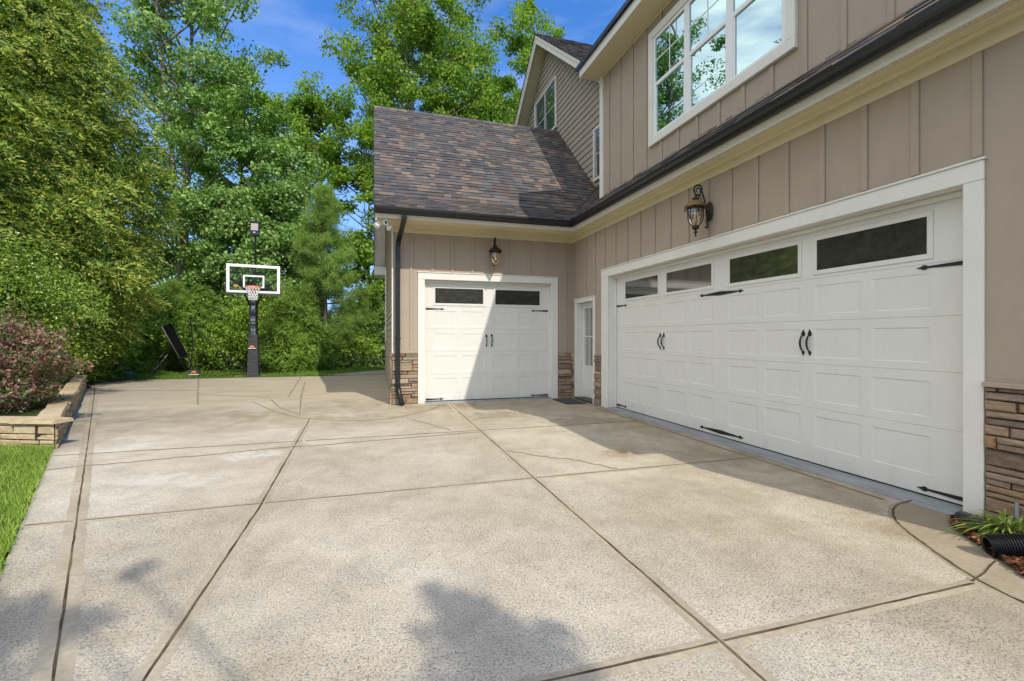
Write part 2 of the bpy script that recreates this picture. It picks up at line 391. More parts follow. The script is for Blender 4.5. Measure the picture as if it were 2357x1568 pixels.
c = t.ramp(r, [(0.0, (0.42, 0.31, 0.17)), (0.35, (0.50, 0.39, 0.24)), (0.7, (0.56, 0.45, 0.30)), (1, (0.44, 0.31, 0.16))])
c = t.mix(1.0, c, t.ramp(t.noise(9, 6, 0.75, stretch=(1, 1, 3)), [(0.3, 0.68), (0.55, 1.0), (0.75, 1.2)]), 'MULTIPLY')
t.col(c); t.set(0.9, 0.2); t.bump(t.noise(22, 6, 0.7), 0.8, 0.012); M['sandstone'] = t.m
t = NT('lawn_soil'); c = t.ramp(t.noise(6, 5), [(0.3, (0.05, 0.085, 0.016)), (0.7, (0.10, 0.16, 0.03))]); t.col(c); t.set(0.95, 0.1); t.bump(t.noise(60, 4), 1.0, 0.02); M['soil'] = t.m
t = NT('forest_floor'); c = t.ramp(t.noise(1.2, 6), [(0.3, (0.03, 0.04, 0.014)), (0.6, (0.06, 0.075, 0.022)), (0.75, (0.10, 0.075, 0.04))]); t.col(c); t.set(0.95, 0.1); t.bump(t.noise(12, 4), 1.0, 0.05); M['floor'] = t.m
M['grass'] = leafmat('grass_blade', [(0.09, 0.15, 0.025), (0.16, 0.24, 0.04), (0.23, 0.31, 0.06), (0.30, 0.36, 0.09)], 0.4)
M['fargrass'] = leafmat('far_grass_blade', [(0.07, 0.13, 0.02), (0.12, 0.20, 0.03), (0.16, 0.25, 0.04)], 0.35)
t = NT('bark_mulch'); r = t.g.outputs['Random Per Island']
c = t.ramp(r, [(0, (0.035, 0.017, 0.010)), (0.4, (0.10, 0.042, 0.022)), (0.75, (0.21, 0.09, 0.045)), (1, (0.30, 0.16, 0.09))]); t.col(c); t.set(0.9, 0.15); M['mulch'] = t.m
t = NT('pine_straw'); r = t.g.outputs['Random Per Island']
c = t.ramp(r, [(0, (0.09, 0.045, 0.018)), (0.5, (0.22, 0.11, 0.04)), (1, (0.34, 0.19, 0.08))]); t.col(c); t.set(0.9, 0.15); M['straw'] = t.m
t = NT('bark'); c = t.ramp(t.noise(5, 6, 0.7, stretch=(1, 1, .25)), [(0.3, (0.085, 0.07, 0.055)), (0.7, (0.24, 0.205, 0.165))]); t.col(c); t.set(0.95, 0.1); t.bump(t.noise(9, 5, stretch=(1, 1, .2)), 1.0, 0.03); M['bark'] = t.m
t = NT('pale_bark'); c = t.ramp(t.noise(4, 6, 0.7, stretch=(1, 1, .4)), [(0.3, (0.14, 0.115, 0.09)), (0.7, (0.42, 0.37, 0.30))]); t.col(c); t.set(0.95, 0.1); t.bump(t.noise(9, 5), 0.8, 0.02); M['pale_bark'] = t.m
M['cedar'] = leafmat('cedar_spray', [(0.035, 0.075, 0.014), (0.09, 0.15, 0.024), (0.16, 0.23, 0.034), (0.26, 0.31, 0.05), (0.29, 0.25, 0.045)], 0.25)
M['poplar'] = leafmat('poplar_leaf', [(0.06, 0.13, 0.03), (0.11, 0.20, 0.045), (0.18, 0.28, 0.07), (0.30, 0.38, 0.16)], 0.32)
M['maple'] = leafmat('maple_leaf', [(0.07, 0.145, 0.022), (0.13, 0.23, 0.03), (0.20, 0.30, 0.045), (0.28, 0.36, 0.07)], 0.42)
M['bright'] = leafmat('sunlit_leaf', [(0.065, 0.135, 0.018), (0.115, 0.20, 0.026), (0.18, 0.27, 0.04), (0.26, 0.33, 0.06)], 0.45)
M['pine'] = leafmat('pine_needle', [(0.09, 0.16, 0.035), (0.16, 0.25, 0.05), (0.24, 0.33, 0.075)], 0.3)
M['juniper'] = leafmat('juniper_leaf', [(0.06, 0.12, 0.018), (0.12, 0.20, 0.028), (0.19, 0.28, 0.035)], 0.25)
M['thicket'] = leafmat('thicket_leaf', [(0.08, 0.15, 0.02), (0.15, 0.26, 0.035), (0.25, 0.37, 0.05), (0.35, 0.44, 0.08)], 0.35)
M['privet'] = leafmat('privet_leaf', [(0.055, 0.105, 0.016), (0.11, 0.19, 0.024), (0.18, 0.27, 0.035), (0.30, 0.36, 0.08)], 0.3, 0.35, spec=0.5)
M['purple'] = leafmat('purple_leaf', [(0.05, 0.09, 0.025), (0.09, 0.14, 0.04), (0.14, 0.19, 0.07), (0.17, 0.07, 0.05), (0.28, 0.11, 0.10), (0.40, 0.22, 0.19)], 0.3, 0.45, (1.2, 1.0, 0.9), 0.5)
M['lime'] = leafmat('lime_leaf', [(0.18, 0.26, 0.02), (0.32, 0.40, 0.04)], 0.4)
M['lirio'] = leafmat('variegated_blade', [(0.08, 0.16, 0.02), (0.20, 0.28, 0.04), (0.45, 0.46, 0.13)], 0.3, 0.4)

# ------------------------------------------------------------------ setting: ground
def flat(name, pts, z, mat, thick=None, parent=None):
    m = MB(); m.face([(x, y, z) for x, y in pts])
    if thick:
        n = len(pts)
        for i in range(n):
            a = pts[i]; b = pts[(i+1) % n]
            m.face([(a[0], a[1], z-thick), (b[0], b[1], z-thick), (b[0], b[1], z), (a[0], a[1], z)])
    return m.build(name, mat, parent)
g = flat('ground', [(-400, -400), (400, -400), (400, 500), (-400, 500)], -0.03, M['floor']); tag(g, kind='structure')
EDGE = lambda y: -2.01-0.4676*(y-3.3)       # left edge of the concrete
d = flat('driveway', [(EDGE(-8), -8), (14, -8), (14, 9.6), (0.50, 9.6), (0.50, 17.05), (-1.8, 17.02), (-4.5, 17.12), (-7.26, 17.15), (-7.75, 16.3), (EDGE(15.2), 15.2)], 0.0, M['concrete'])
tag(d, kind='structure')
rng = random.Random(4)
JN = [0]
def cm2(P, n=6):
    out = []
    for i in range(len(P)-1):
        a, b, c, d_ = P[max(0, i-1)], P[i], P[i+1], P[min(len(P)-1, i+2)]
        for k in range(n):
            q = k/n; out.append(tuple(.5*(2*b[j]+(c[j]-a[j])*q+(2*a[j]-5*b[j]+4*c[j]-d_[j])*q*q+(-a[j]+3*b[j]-3*c[j]+d_[j])*q**3) for j in (0, 1)))
    return out+[P[-1]]
def joint(path, wd=0.013, band=0.085, wob=0.003, name='joint'):
    wd *= .42; band *= .60
    # resample
    P = []
    for a, b in zip(path[:-1], path[1:]):
        n = max(1, int(math.hypot(b[0]-a[0], b[1]-a[1])/0.12))
        for i in range(n): P.append((a[0]+(b[0]-a[0])*i/n, a[1]+(b[1]-a[1])*i/n))
    P.append(path[-1])
    m = MB(); rows = []; jz = JN[0]*.00006; JN[0] += 1
    for i, p in enumerate(P):
        q0 = P[max(0, i-1)]; q1 = P[min(len(P)-1, i+1)]
        dx, dy = q1[0]-q0[0], q1[1]-q0[1]; l = math.hypot(dx, dy) or 1; nx, ny = -dy/l, dx/l
        c = rng.uniform(-wob, wob); ww = wd*rng.uniform(0.7, 1.25); bb = band*rng.uniform(0.93, 1.07)
        rows.append([(p[0]+nx*o, p[1]+ny*o, z) for o, z in ((-bb, .0003), (-bb+.02, .0022), (c-ww, .0030), (c-ww, .0042+jz), (c+ww, .0042+jz), (c+ww, .0030), (bb-.02, .0022), (bb, .0003))])
    for a, b in zip(rows[:-1], rows[1:]):
        for k in range(7): m.face([a[k], b[k], b[k+1], a[k+1]], 1 if k in (2, 3, 4) else 0)
    return m.build(name, [M['band'], M['joint']], d)
ORG['driveway'] = Vector((0, 0, 0))
def arc(cx, cy, r, a0, a1, n=20): return [(cx+r*math.cos(math.radians(a0+(a1-a0)*i/n)), cy+r*math.sin(math.radians(a0+(a1-a0)*i/n))) for i in range(n+1)]
XL = lambda y: EDGE(y)+0.42
joint([(1.46, -6), (1.46, 9.2)], 0.016)
joint([(-0.85, -6), (-0.86, 4), (-1.0, 8.25)], 0.016)
joint([(-1.22, 8.65), (-1.55, 11.2), (-1.95, 14.8)], 0.012, 0.06)
joint([(-1.82, 11.2), (-2.35, 17.0)], 0.012, 0.05)
joint([(-1.195+0.4645*(2.23+4), -4), (-1.195, 2.23), (-3.75, 7.74), (-7.04, 14.8)], 0.014, 0.10, 0.002)
for y, x1, x0 in ((1.67, 3.12, None), (4.12, 4.05, None), (6.45, 4.02, None)):
    for a, b in ((x1, 1.475), (1.445, -0.84), (-0.88, -1.195-.4645*(y-2.23)+.02), (-1.195-.4645*(y-2.23)-.02, EDGE(y)+.02)):
        joint([(a, y), ((a+b)/2, y+rng.uniform(-.006, .006)), (b, y)], 0.0115 if y > 1.7 else 0.014, 0.07 if y < 4.5 else 0.035)
joint([(4.02, 2.75), (4.02, 7.9)], 0.008, 0.04)
bd = cm2([(4.22, 2.66), (3.98, 2.62), (3.76, 2.50), (3.58, 2.33), (3.42, 2.10), (3.28, 1.87), (3.17, 1.64), (3.13, 1.40), (3.12, 1.0), (3.13, -2)])
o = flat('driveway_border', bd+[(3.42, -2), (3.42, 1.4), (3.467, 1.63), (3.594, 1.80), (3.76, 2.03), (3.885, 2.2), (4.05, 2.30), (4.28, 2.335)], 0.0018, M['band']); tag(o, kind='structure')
joint([(3.14, 1.69), (3.32, 1.73), (3.55, 1.80)], 0.012, 0.05)
joint(cm2([(4.22, 2.66), (3.98, 2.62), (3.76, 2.50), (3.58, 2.33), (3.42, 2.10), (3.28, 1.87), (3.17, 1.64), (3.13, 1.40), (3.12, 1.0), (3.13, -2)]), 0.019, 0.05)
joint(cm2([(-2.41, 10.67), (-2.05, 9.9), (-1.6, 8.95), (-1.08, 8.22), (-.53, 7.86), (-.07, 7.74), (.36, 7.88), (.74, 8.25), (1.05, 8.6), (1.25, 8.95)]), 0.010, 0.03)
joint([(-2.1, 10.9), (-1.7, 9.6), (-1.25, 8.7)], 0.009, 0.03)
joint([(-3.33, 10.5), (-4.4, 13.9), (-5.4, 17.1)], 0.014, 0.06)
joint([(-6.7, 14.0), (-4.2, 13.3)], 0.006, 0.02); joint([(-3.9, 12.4), (-2.2, 11.3)], 0.006, 0.02)
for y in (9.0, 11.2): joint([(XL(y)-.08, y), (EDGE(y)+.03, y)], 0.010, 0.04)
cr_ = [(0.55+0.5*i/14+rng.uniform(-.03, .03), 7.75-1.15*i/14+rng.uniform(-.03, .03)) for i in range(15)]
joint(cr_, 0.004, 0.006)
def crack(a, b, amp, n=26, wd=.0028):
    P = []; o = 0
    for i in range(n+1):
        q = i/n; o = o*.8+rng.uniform(-amp, amp); dx, dy = b[0]-a[0], b[1]-a[1]; l = math.hypot(dx, dy)
        P.append((a[0]+dx*q-dy/l*o, a[1]+dy*q+dx/l*o))
    joint(P, wd, .004)
crack((-0.86, 6.15), (-3.2, 5.75), .02); crack((-0.95, 6.1), (1.46, 6.35), .012); crack((1.5, 5.2), (2.4, 4.2), .03)
# low grey slabs under the doors
s1 = MB(); s1.bbox(4.24, 4.62, 2.30, 7.82, -0.02, 0.018, .006); s1.face([(4.14,2.2,.003),(4.24,2.2,.006),(4.24,7.82,.006),(4.14,7.9,.003)])
o = s1.build('garage_threshold', M['sill']); tag(o, kind='structure')
s1 = MB(); s1.bbox(0.98, 3.74, 9.30, 9.8, -0.02, 0.012, .006)
o = s1.build('wing_threshold', M['sill']); tag(o, kind='structure')
p = flat('path', [(-1.9, 17.5), (-1.2, 17.05), (0.4, 17.05), (4, 17.3), (4, 19.6), (1.5, 19.6), (0.3, 19.2), (-0.8, 18.5)], 0.012, M['band']); tag(p, kind='structure')
# lawns
nr = np.random.default_rng(7)
def blades(P, h, wd, mats, name, parent=None, lean=0.5):
    n = len(P); a = nr.uniform(0, 2*np.pi, n); hh = h*nr.uniform(0.55, 1.25, n)
    t = np.stack([np.cos(a), np.sin(a), np.zeros(n)], 1); b2 = nr.uniform(0, 2*np.pi, n)
    ln = np.stack([np.cos(b2), np.sin(b2), np.zeros(n)], 1)*(hh*lean*nr.uniform(.2, 1.2, n))[:, None]
    V = np.empty((n, 4, 3)); up = np.array([0, 0, 1.])
    V[:, 0] = P-t*wd/2; V[:, 1] = P+t*wd/2
    V[:, 2] = P+ln*.45+up*(hh*.6)[:, None]+t*wd*.38; V[:, 3] = P+ln+up*hh[:, None]-t*wd*.05
    return npmesh(name, V.reshape(-1, 3), mats, parent)
lawn = flat('lawn_soil', [(EDGE(y)-0.015, y) for y in (-3, 0, 2, 4, 6, 6.9)]+[(-4.3, 7.1), (-10, 9.6), (-14, 4), (-10, -3)], 0.025, M['soil'], 0.06); tag(lawn, kind='structure')
n = 52000; yy = nr.uniform(2.4, 8.2, n*2); xx = EDGE(yy)-0.01-nr.power(0.75, n*2)*4.2
k = (yy < 6.86-(xx+3.645)*0.40)[:]; xx = xx[k][:n]; yy = yy[k][:n]
xx = xx - nr.uniform(0, 0.04, len(xx))+0.03
g = blades(np.stack([xx, yy, np.full(len(xx), .022)], 1), 0.050, 0.0065, M['grass'], 'lawn_grass'); tag(g, kind='stuff')
g['label'] = 'bright green trimmed lawn grass at the left edge of the driveway'; g['category'] = 'grass'
far = flat('back_lawn', [(-13, 17.2), (-1.3, 17.05), (-.8, 18.5), (.3, 19.2), (1.5, 19.6), (5, 19.6), (8, 23), (-15, 23)], 0.004, M['soil']); tag(far, kind='structure')
n = 26000; xx = nr.uniform(-10, 2, n); yy = nr.uniform(17.17, 20.5, n)
k = ~((xx > -1.3) & (yy < 17.4+(xx+1.3)*1.2)) & ~(xx > 1.2)
g = blades(np.stack([xx[k], yy[k], np.zeros(k.sum())], 1), 0.10, 0.014, M['fargrass'], 'back_grass'); tag(g, kind='stuff')
g['label'] = 'strip of green grass behind the far edge of the concrete court'; g['category'] = 'grass'
# mulch bed by the right corner
mb = [(4.28, 2.335), (4.05, 2.30), (3.885, 2.2), (3.76, 2.03), (3.594, 1.80), (3.467, 1.63), (3.42, 1.4), (3.4, -1), (6, -1), (6, .6), (4.26, .6)]
o = flat('mulch_bed_soil', mb, 0.012, M['mortar']); tag(o, kind='structure')
def inside(px, py, poly):
    c = np.zeros(len(px), bool); j = len(poly)-1
    for i in range(len(poly)):
        xi, yi = poly[i]; xj, yj = poly[j]
        c ^= ((yi > py) != (yj > py)) & (px < (xj-xi)*(py-yi)/(yj-yi+1e-12)+xi); j = i
    return c
def chips(name, poly, n, ln, wd, mat, z, bbx):
    x = nr.uniform(bbx[0], bbx[1], n); y = nr.uniform(bbx[2], bbx[3], n); k = inside(x, y, poly); x = x[k]; y = y[k]; n = len(x)
    a = nr.uniform(0, 2*np.pi, n); e = nr.normal(0, .22, n); l = ln*nr.uniform(.4, 1.4, n); w_ = wd*nr.uniform(.5, 1.3, n)
    T = np.stack([np.cos(a)*np.cos(e), np.sin(a)*np.cos(e), np.sin(e)], 1)*(l/2)[:, None]
    B = np.stack([-np.sin(a), np.cos(a), nr.normal(0, .4, n)], 1)*(w_/2)[:, None]
    P = np.stack([x, y, z+nr.uniform(0, .028, n)], 1)
    V = np.stack([P-T-B*.4, P-T*.3+B, P+T, P+T*.2-B], 1)
    o = npmesh(name, V.reshape(-1, 3), mat); return tag(o, kind='stuff')
o = chips('bark_mulch', mb, 26000, 0.055, 0.014, M['mulch'], 0.012, (3.38, 4.5, 1.0, 2.4))
o['label'] = 'red brown bark mulch in the bed by the garage corner'; o['category'] = 'mulch'
straw = [(-7.1, 14.7), (-7.75, 16.3), (-7.3, 17.1), (-11, 18), (-11, 14.5)]
o = chips('pine_straw', straw, 9000, 0.20, 0.012, M['straw'], 0.01, (-11, -6.9, 14.4, 18)); o['label'] = 'orange brown pine straw beyond the end of the stone wall'; o['category'] = 'pine straw'
flat('straw_soil', straw, 0.006, M['mortar'])['kind'] = 'structure'

# ------------------------------------------------------------------ HOUSE
house = thing('house', 'taupe two-storey house with white trim, garage wings and dark shingle roofs', 'house', (4.24, 9.41, 0))
XW, YW, XWING = 4.24, 9.41, 0.37
ZS, ZF = 3.55, 3.42            # soffit / frieze bottom
FB = lambda u, z, n: (XW-n, u, z)      # garage wall frame: u along Y, n outward (-X)
FS = lambda u, z, n: (u, YW-n, z)      # wing wall frame: u along X, n outward (-Y)
def brd(m, F, u0, u1, z0, z1, n0, n1, b=.003, mi=0):
    a = F(u0, z0, n0); c = F(u1, z1, n1)
    m.bbox(min(a[0], c[0]), max(a[0], c[0]), min(a[1], c[1]), max(a[1], c[1]), z0, z1, b, mi)
# walls
m = MB()
T = 0.25
def wallrect(F, u0, u1, z0, z1): brd(m, F, u0, u1, z0, z1, -T, 0, .0)
wallrect(FB, .65, 2.30, 0, ZS); wallrect(FB, 2.30, 7.80, 2.50, ZS); wallrect(FB, 7.80, 8.375, 0, ZS)
wallrect(FB, 8.375, 9.195, 2.10, ZS); wallrect(FB, 9.195, 9.41, 0, ZS)
for i in range(24):
    y = 2.242-.406*2+.406*i
    if y > 9.36: break
    zb = 2.655 if 2.2 < y < 8.03 else (2.19 if 8.30 < y < 9.28 else 1.0)
    brd(m, FB, y-.03, y+.03, zb, ZF, -.001, .019)
m.build('garage_wall', M['siding'], house)
m = MB()
brd(m, FS, XWING, 0.98, 0, ZS, -T, 0, 0); brd(m, FS, .98, 3.74, 2.52, ZS, -T, 0, 0); brd(m, FS, 3.74, 4.24+T, 0, ZS, -T, 0, 0)
for x in (.724, 1.147, 1.551, 1.969, 2.385, 2.798, 3.219, 3.628, 4.06):
    brd(m, FS, x-.03, x+.03, 2.665 if .85 < x < 3.88 else 1.0, ZF, -.001, .019)
m.build('wing_wall', M['siding'], house)
# lap siding
def laps(m, y0f, y1f, X, z0, z1, exp_, th=0.022):
    z = z0
    while z < z1:
        zt = min(z+exp_, z1)
        a0, a1 = y0f(z), y1f(z); b0, b1 = y0f(zt), y1f(zt)
        if a1-a0 < .05: break
        if b1 < b0: b0 = b1 = (b0+b1)/2
        m.hexa([(X-th, a0, z), (X+.05, a0, z), (X+.05, a1, z), (X-th, a1, z), (X-.003, b0, zt), (X+.05, b0, zt), (X+.05, b1, zt), (X-.003, b1, zt)])
        z = zt
m = MB(); YR = 13.1; ZR = 7.63          # wing ridge
gz = lambda z: max(9.5, 9.70+(z-4.13)) if z > 4.1 else 9.5
gz1 = lambda z: min(15.5, YR+(ZR-.12-z))
laps(m, gz, gz1, XWING, 0.16, 7.4, 0.15)
m.box(XWING, XWING+.2, YW+.25, 15.5, 0, .16)
m.box(XWING+.02, 12, 15.3, 15.5, 0, 3.5)
m.build('wing_side_wall', M['lap'], house)
m = MB(); m.bbox(XWING-.025, XWING+.003, YW-.0, YW+.10, .98, 3.9, .002); m.build('corner_board', M['white'], house)
m = MB(); m.bbox(XWING-.04, XWING+.12, 14.2, 14.4, 1.2, 3.4, .002); m.build('window_trim', M['white'], house)
# main house gable
XM = 5.42; GY = 13.95; GZ = 10.82; GS = 0.82
m = MB()
ga0 = lambda z: max(8.3, GY-(GZ-.06-z)/GS); ga1 = lambda z: min(19.6, GY+(GZ-.06-z)/GS)
laps(m, ga0, ga1, XM, 4.3, GZ-.1, 0.173, .024)
m.box(XM+.03, 12, 8.3, 19.6, 0, 6.15)
m.build('main_gable_wall', M['lap'], house)
# upper storey wall
m = MB(); UY0, UY1, UZ0, UZ1 = 2.40, 8.07, 3.95, 6.42
brd(m, FB, UY0, UY1-.001, UZ0, UZ1, -3.0, 0, 0)
for i in range(14):
    y = 7.75-.41*i
    if y < UY0+.05: break
    if 3.70 < y < 6.43:
        brd(m, FB, y-.028, y+.028, 3.96, 4.345, -.001, .019); brd(m, FB, y-.028, y+.028, 6.165, 6.36, -.001, .019)
    else: brd(m, FB, y-.028, y+.028, 3.96, 6.38, -.001, .019)
m.build('upper_wall', M['siding'], house)
m = MB(); m.bbox(XW-.028, XW+.12, UY1-.10, UY1+.022, 3.97, 6.40, .003)
m.build('corner_board', M['white'], house)
# --- garage end wall (out of frame to the right, closes the volume)
m = MB(); m.box(XW+.002, 11, .652, .85, 0, ZS-.01); m.build('garage_end_wall', M['siding'], house)
# --- soffits, frieze, fascia
EX, EY = 3.93, 8.68; RX = 0.03
m = MB()
m.mesh([(EX, 1.3, ZS), (XW+.01, 1.3, ZS), (XW+.01, EY, ZS), (EX, EY, ZS)], [(0, 1, 2, 3)])
m.mesh([(RX, EY, ZS), (EX, EY, ZS), (XW+.01, EY, ZS), (XW+.01, YW+.01, ZS), (RX, YW+.01, ZS)], [(0, 1, 2, 3, 4)])
for o_, hh in ((.13, .010), (.24, .010)):
    m.sweep([(-o_, ZS-.002), (-o_-.012, ZS-hh), (-o_-.024, ZS-.002)], [(EX, 1.5), (EX, EY), (RX, EY)])
m.build('soffit', M['warm_bounce'], house)
t = NT('vent_strip'); vd = t.voro(95); t.col(t.ramp(vd, [(0.25, (0.08, 0.07, 0.05)), (0.38, (0.66, 0.60, 0.45))])); t.set(0.6)
m = MB(); m.mesh([(EX+.035, 1.3, ZS-.004), (EX+.10, 1.3, ZS-.004), (EX+.10, 6.4, ZS-.004), (EX+.035, 6.4, ZS-.004)], [(0, 1, 2, 3)])
m.build('soffit_vent', t.m, house)
m = MB(); m.sweep([(0, ZF), (.022, ZF), (.022, ZS-.02), (.05, ZS-.001), (0, ZS-.001)], [(XW, 1.3), (XW, YW), (XWING-.02, YW)])
m.build('frieze_board', M['warm_bounce'], house)
m = MB(); m.sweep([(-.02, ZS-.03), (.0, ZS-.03), (.004, ZS), (.02, ZS+.03), (.022, ZS+.12), (-.02, ZS+.12)], [(EX, 1.5), (EX, EY), (RX, EY)])
m.build('fascia', M['white'], house)
# gutter (K profile)
GP = [(0.022, 3.60), (0.075, 3.565), (0.095, 3.585), (0.108, 3.625), (0.128, 3.650), (0.132, 3.690), (0.122, 3.692), (0.118, 3.66), (0.05, 3.62), (0.022, 3.64)]
m = MB(); m.sweep(GP, [(EX, 1.5), (EX, EY), (RX-.01, EY)])
m.box(EX-.13, EX-.07, 8.40, 8.56, 3.685, 3.715)
m.build('gutter', M['black'], house)
# --- shingles
sr = random.Random(11)
def shingles(m, O, U, V, N, W, Ln, clip=None, exp_=0.142):
    O, U, V, N = Vector(O), Vector(U), Vector(V).normalized(), Vector(N)
    rows = int(Ln/exp_)+1
    for i in range(rows):
        v0 = i*exp_-.02; v1 = min(v0+exp_+.03, Ln); u = -sr.uniform(0, .3); lift = sr.uniform(-.001, .001)
        while u < W:
            wdt = sr.choice((.11, .15, .19, .24, .30)); u1 = u+wdt
            a, b = max(0, u), min(W, u1)
            if b-a > .01:
                h = .013+sr.choice((0, .005, .010))+lift
                vv = v0+sr.uniform(-.005, .005)
                P = [O+U*a+V*vv, O+U*b+V*vv, O+U*b+V*v1, O+U*a+V*v1]
                if clip is None or clip((P[0]+P[2])/2):
                    top = [P[0]+N*h, P[1]+N*h, P[2]+N*.003, P[3]+N*.003]
                    m.mesh(top+[P[0]-N*.01, P[1]-N*.01], [(0, 1, 2, 3), (4, 5, 1, 0), (4, 0, 3), (1, 5, 2)])
            u = u1
def slope(m, x0, x1, y0, z0, y1, z1, dirn='Y', clip=None):
    pass
EV = (8.60, 3.68); BRK = (9.70, 4.23)
W_ = 5.5-RX
m = MB()
v = Vector((0, BRK[0]-EV[0], BRK[1]-EV[1])); nn = Vector((0, -v.z, v.y)).normalized()
shingles(m, (RX-.02, *EV), (1, 0, 0), v, nn, 4.4, v.length)
v2 = Vector((0, YR-BRK[0], ZR-BRK[1])); n2 = Vector((0, -v2.z, v2.y)).normalized()
shingles(m, (RX-.02, *BRK), (1, 0, 0), v2, n2, W_, v2.length)
# ridge caps
x = RX-.02
while x < XM:
    m.mesh([(x, YR-.13, ZR-.10), (x+.16, YR-.13, ZR-.105), (x+.16, YR, ZR+.028), (x, YR, ZR+.036), (x+.16, YR+.13, ZR-.105), (x, YR+.13, ZR-.10)], [(0, 1, 2, 3), (3, 2, 4, 5)]); x += .145
# pent roof / garage roof
PS = 0.93
vp = Vector((1, 0, PS)); npn = Vector((-PS, 0, 1)).normalized()
shingles(m, (3.85, 1.3, 3.68), (0, 1, 0), vp, npn, 8.6, 2.6, lambda p: p.y < 10.7 and p.x < 5.45)
m.build('shingles', M['shingle'], house)
m = MB()   # roof decks
def slab(m, pts, t):
    P = [Vector(p) for p in pts]; n = (P[1]-P[0]).cross(P[2]-P[0]).normalized()
    if n.z < 0: n = -n
    m.hexa([p-n*t for p in P]+P)
slab(m, [(RX, EV[0], EV[1]), (4.6, EV[0]+.0, EV[1]), (4.6, BRK[0], BRK[1]), (RX, BRK[0], BRK[1])], .05)
slab(m, [(RX, BRK[0], BRK[1]), (XM, BRK[0], BRK[1]), (XM, YR, ZR), (RX, YR, ZR)], .10)
slab(m, [(RX, YR, ZR), (XM, YR, ZR), (XM, 17.0, 3.73), (RX, 17.0, 3.73)], .10)
slab(m, [(3.85, 1.3, 3.68), (3.85, 10.9, 3.68), (6.6, 10.9, 3.68+2.75*PS), (6.6, 1.3, 3.68+2.75*PS)], .05)
m.build('roof_deck', M['mortar'], house)
# wing rake: boards and soffit
m = MB()
def rake(m, x0, x1, a, b, zo, t):
    m.hexa([(x0, a[0], a[1]-zo-t), (x1, a[0], a[1]-zo-t), (x1, b[0], b[1]-zo-t), (x0, b[0], b[1]-zo-t), (x0, a[0], a[1]-zo), (x1, a[0], a[1]-zo), (x1, b[0], b[1]-zo), (x0, b[0], b[1]-zo)])
for a, b in (((8.68, 3.69), BRK), (BRK, (YR, ZR)), ((YR, ZR), (16.9, 3.82))):
    rake(m, RX-.0, RX+.025, a, b, .035, .19)
    rake(m, RX+.025, XWING+.01, a, b, .16, .02)
m.bbox(RX-.01, XWING+.02, 16.0, 16.95, 3.42, 3.68, .004)
m.build('rake_board', M['white'], house)
m = MB()
for a, b in (((8.60, 3.69), BRK), (BRK, (YR, ZR)), ((YR, ZR), (17.0, 3.73))): rake(m, RX-.03, RX+.02, a, b, -.004, .035)
m.build('drip_edge', M['black'], house)
# main gable roof
RKX = 5.0; LTOP = GZ+.24
m = MB()
for sgn, yend in ((1, 19.9), (-1, 7.9)):
    b = (yend, LTOP-abs(yend-GY)*GS); a = (GY, LTOP)
    rake(m, RKX, RKX+.03, a, b, .02, .26); rake(m, RKX-.02, RKX, a, b, .0, .11)
m.build('gable_rake_board', M['white'], house)
m = MB()
for yend in (19.9, 7.9):
    b = (yend, LTOP-abs(yend-GY)*GS); rake(m, RKX+.03, XM+.02, (GY, LTOP), b, .20, .02)
m.build('gable_soffit', M['warm_bounce'], house)
m = MB()
for yend in (19.9, 7.9): rake(m, RKX-.04, 12, (GY, LTOP), (yend, LTOP-abs(yend-GY)*GS), -.03, .035)
m.build('main_roof_deck', M['mortar'], house)
m = MB(); zE = LTOP+.03-(GY-7.9)*GS
vv = Vector((0, GY-7.9, (GY-7.9)*GS)); nv = Vector((0, -vv.z, vv.y)).normalized()
shingles(m, (RKX-.05, 7.9, zE), (1, 0, 0), vv, nv, 3.6, vv.length, lambda p: p.z > 6.8)
m.build('main_shingles', M['shingle'], house)
# upper roof over the big windows
m = MB(); UX = 3.84
m.sweep([(-.02, 6.385), (0, 6.385), (0, 6.535), (-.02, 6.535)], [(UX, 2.25), (UX, 8.21), (XW+.3, 8.21)])
m.build('upper_fascia', M['white'], house)
m = MB(); m.mesh([(UX, 2.25, 6.39), (XW+.01, 2.25, 6.39), (XW+.01, 8.20, 6.39), (UX, 8.20, 6.39)], [(0, 1, 2, 3)])
m.sweep([(0, 6.33), (.02, 6.33), (.02, 6.388), (0, 6.388)], [(XW, 2.4), (XW, 7.95)])
m.build('upper_soffit', M['warm_bounce'], house)
m = MB(); m.hexa([(UX-.05, 2.2, 6.535), (7.3, 2.2, 8.2), (7.3, 8.30, 8.2), (UX-.05, 8.30, 6.535), (UX-.05, 2.2, 6.615), (7.3, 2.2, 8.28), (7.3, 8.30, 8.28), (UX-.05, 8.30, 6.615)])
m.build('upper_roof', M['black'], house)
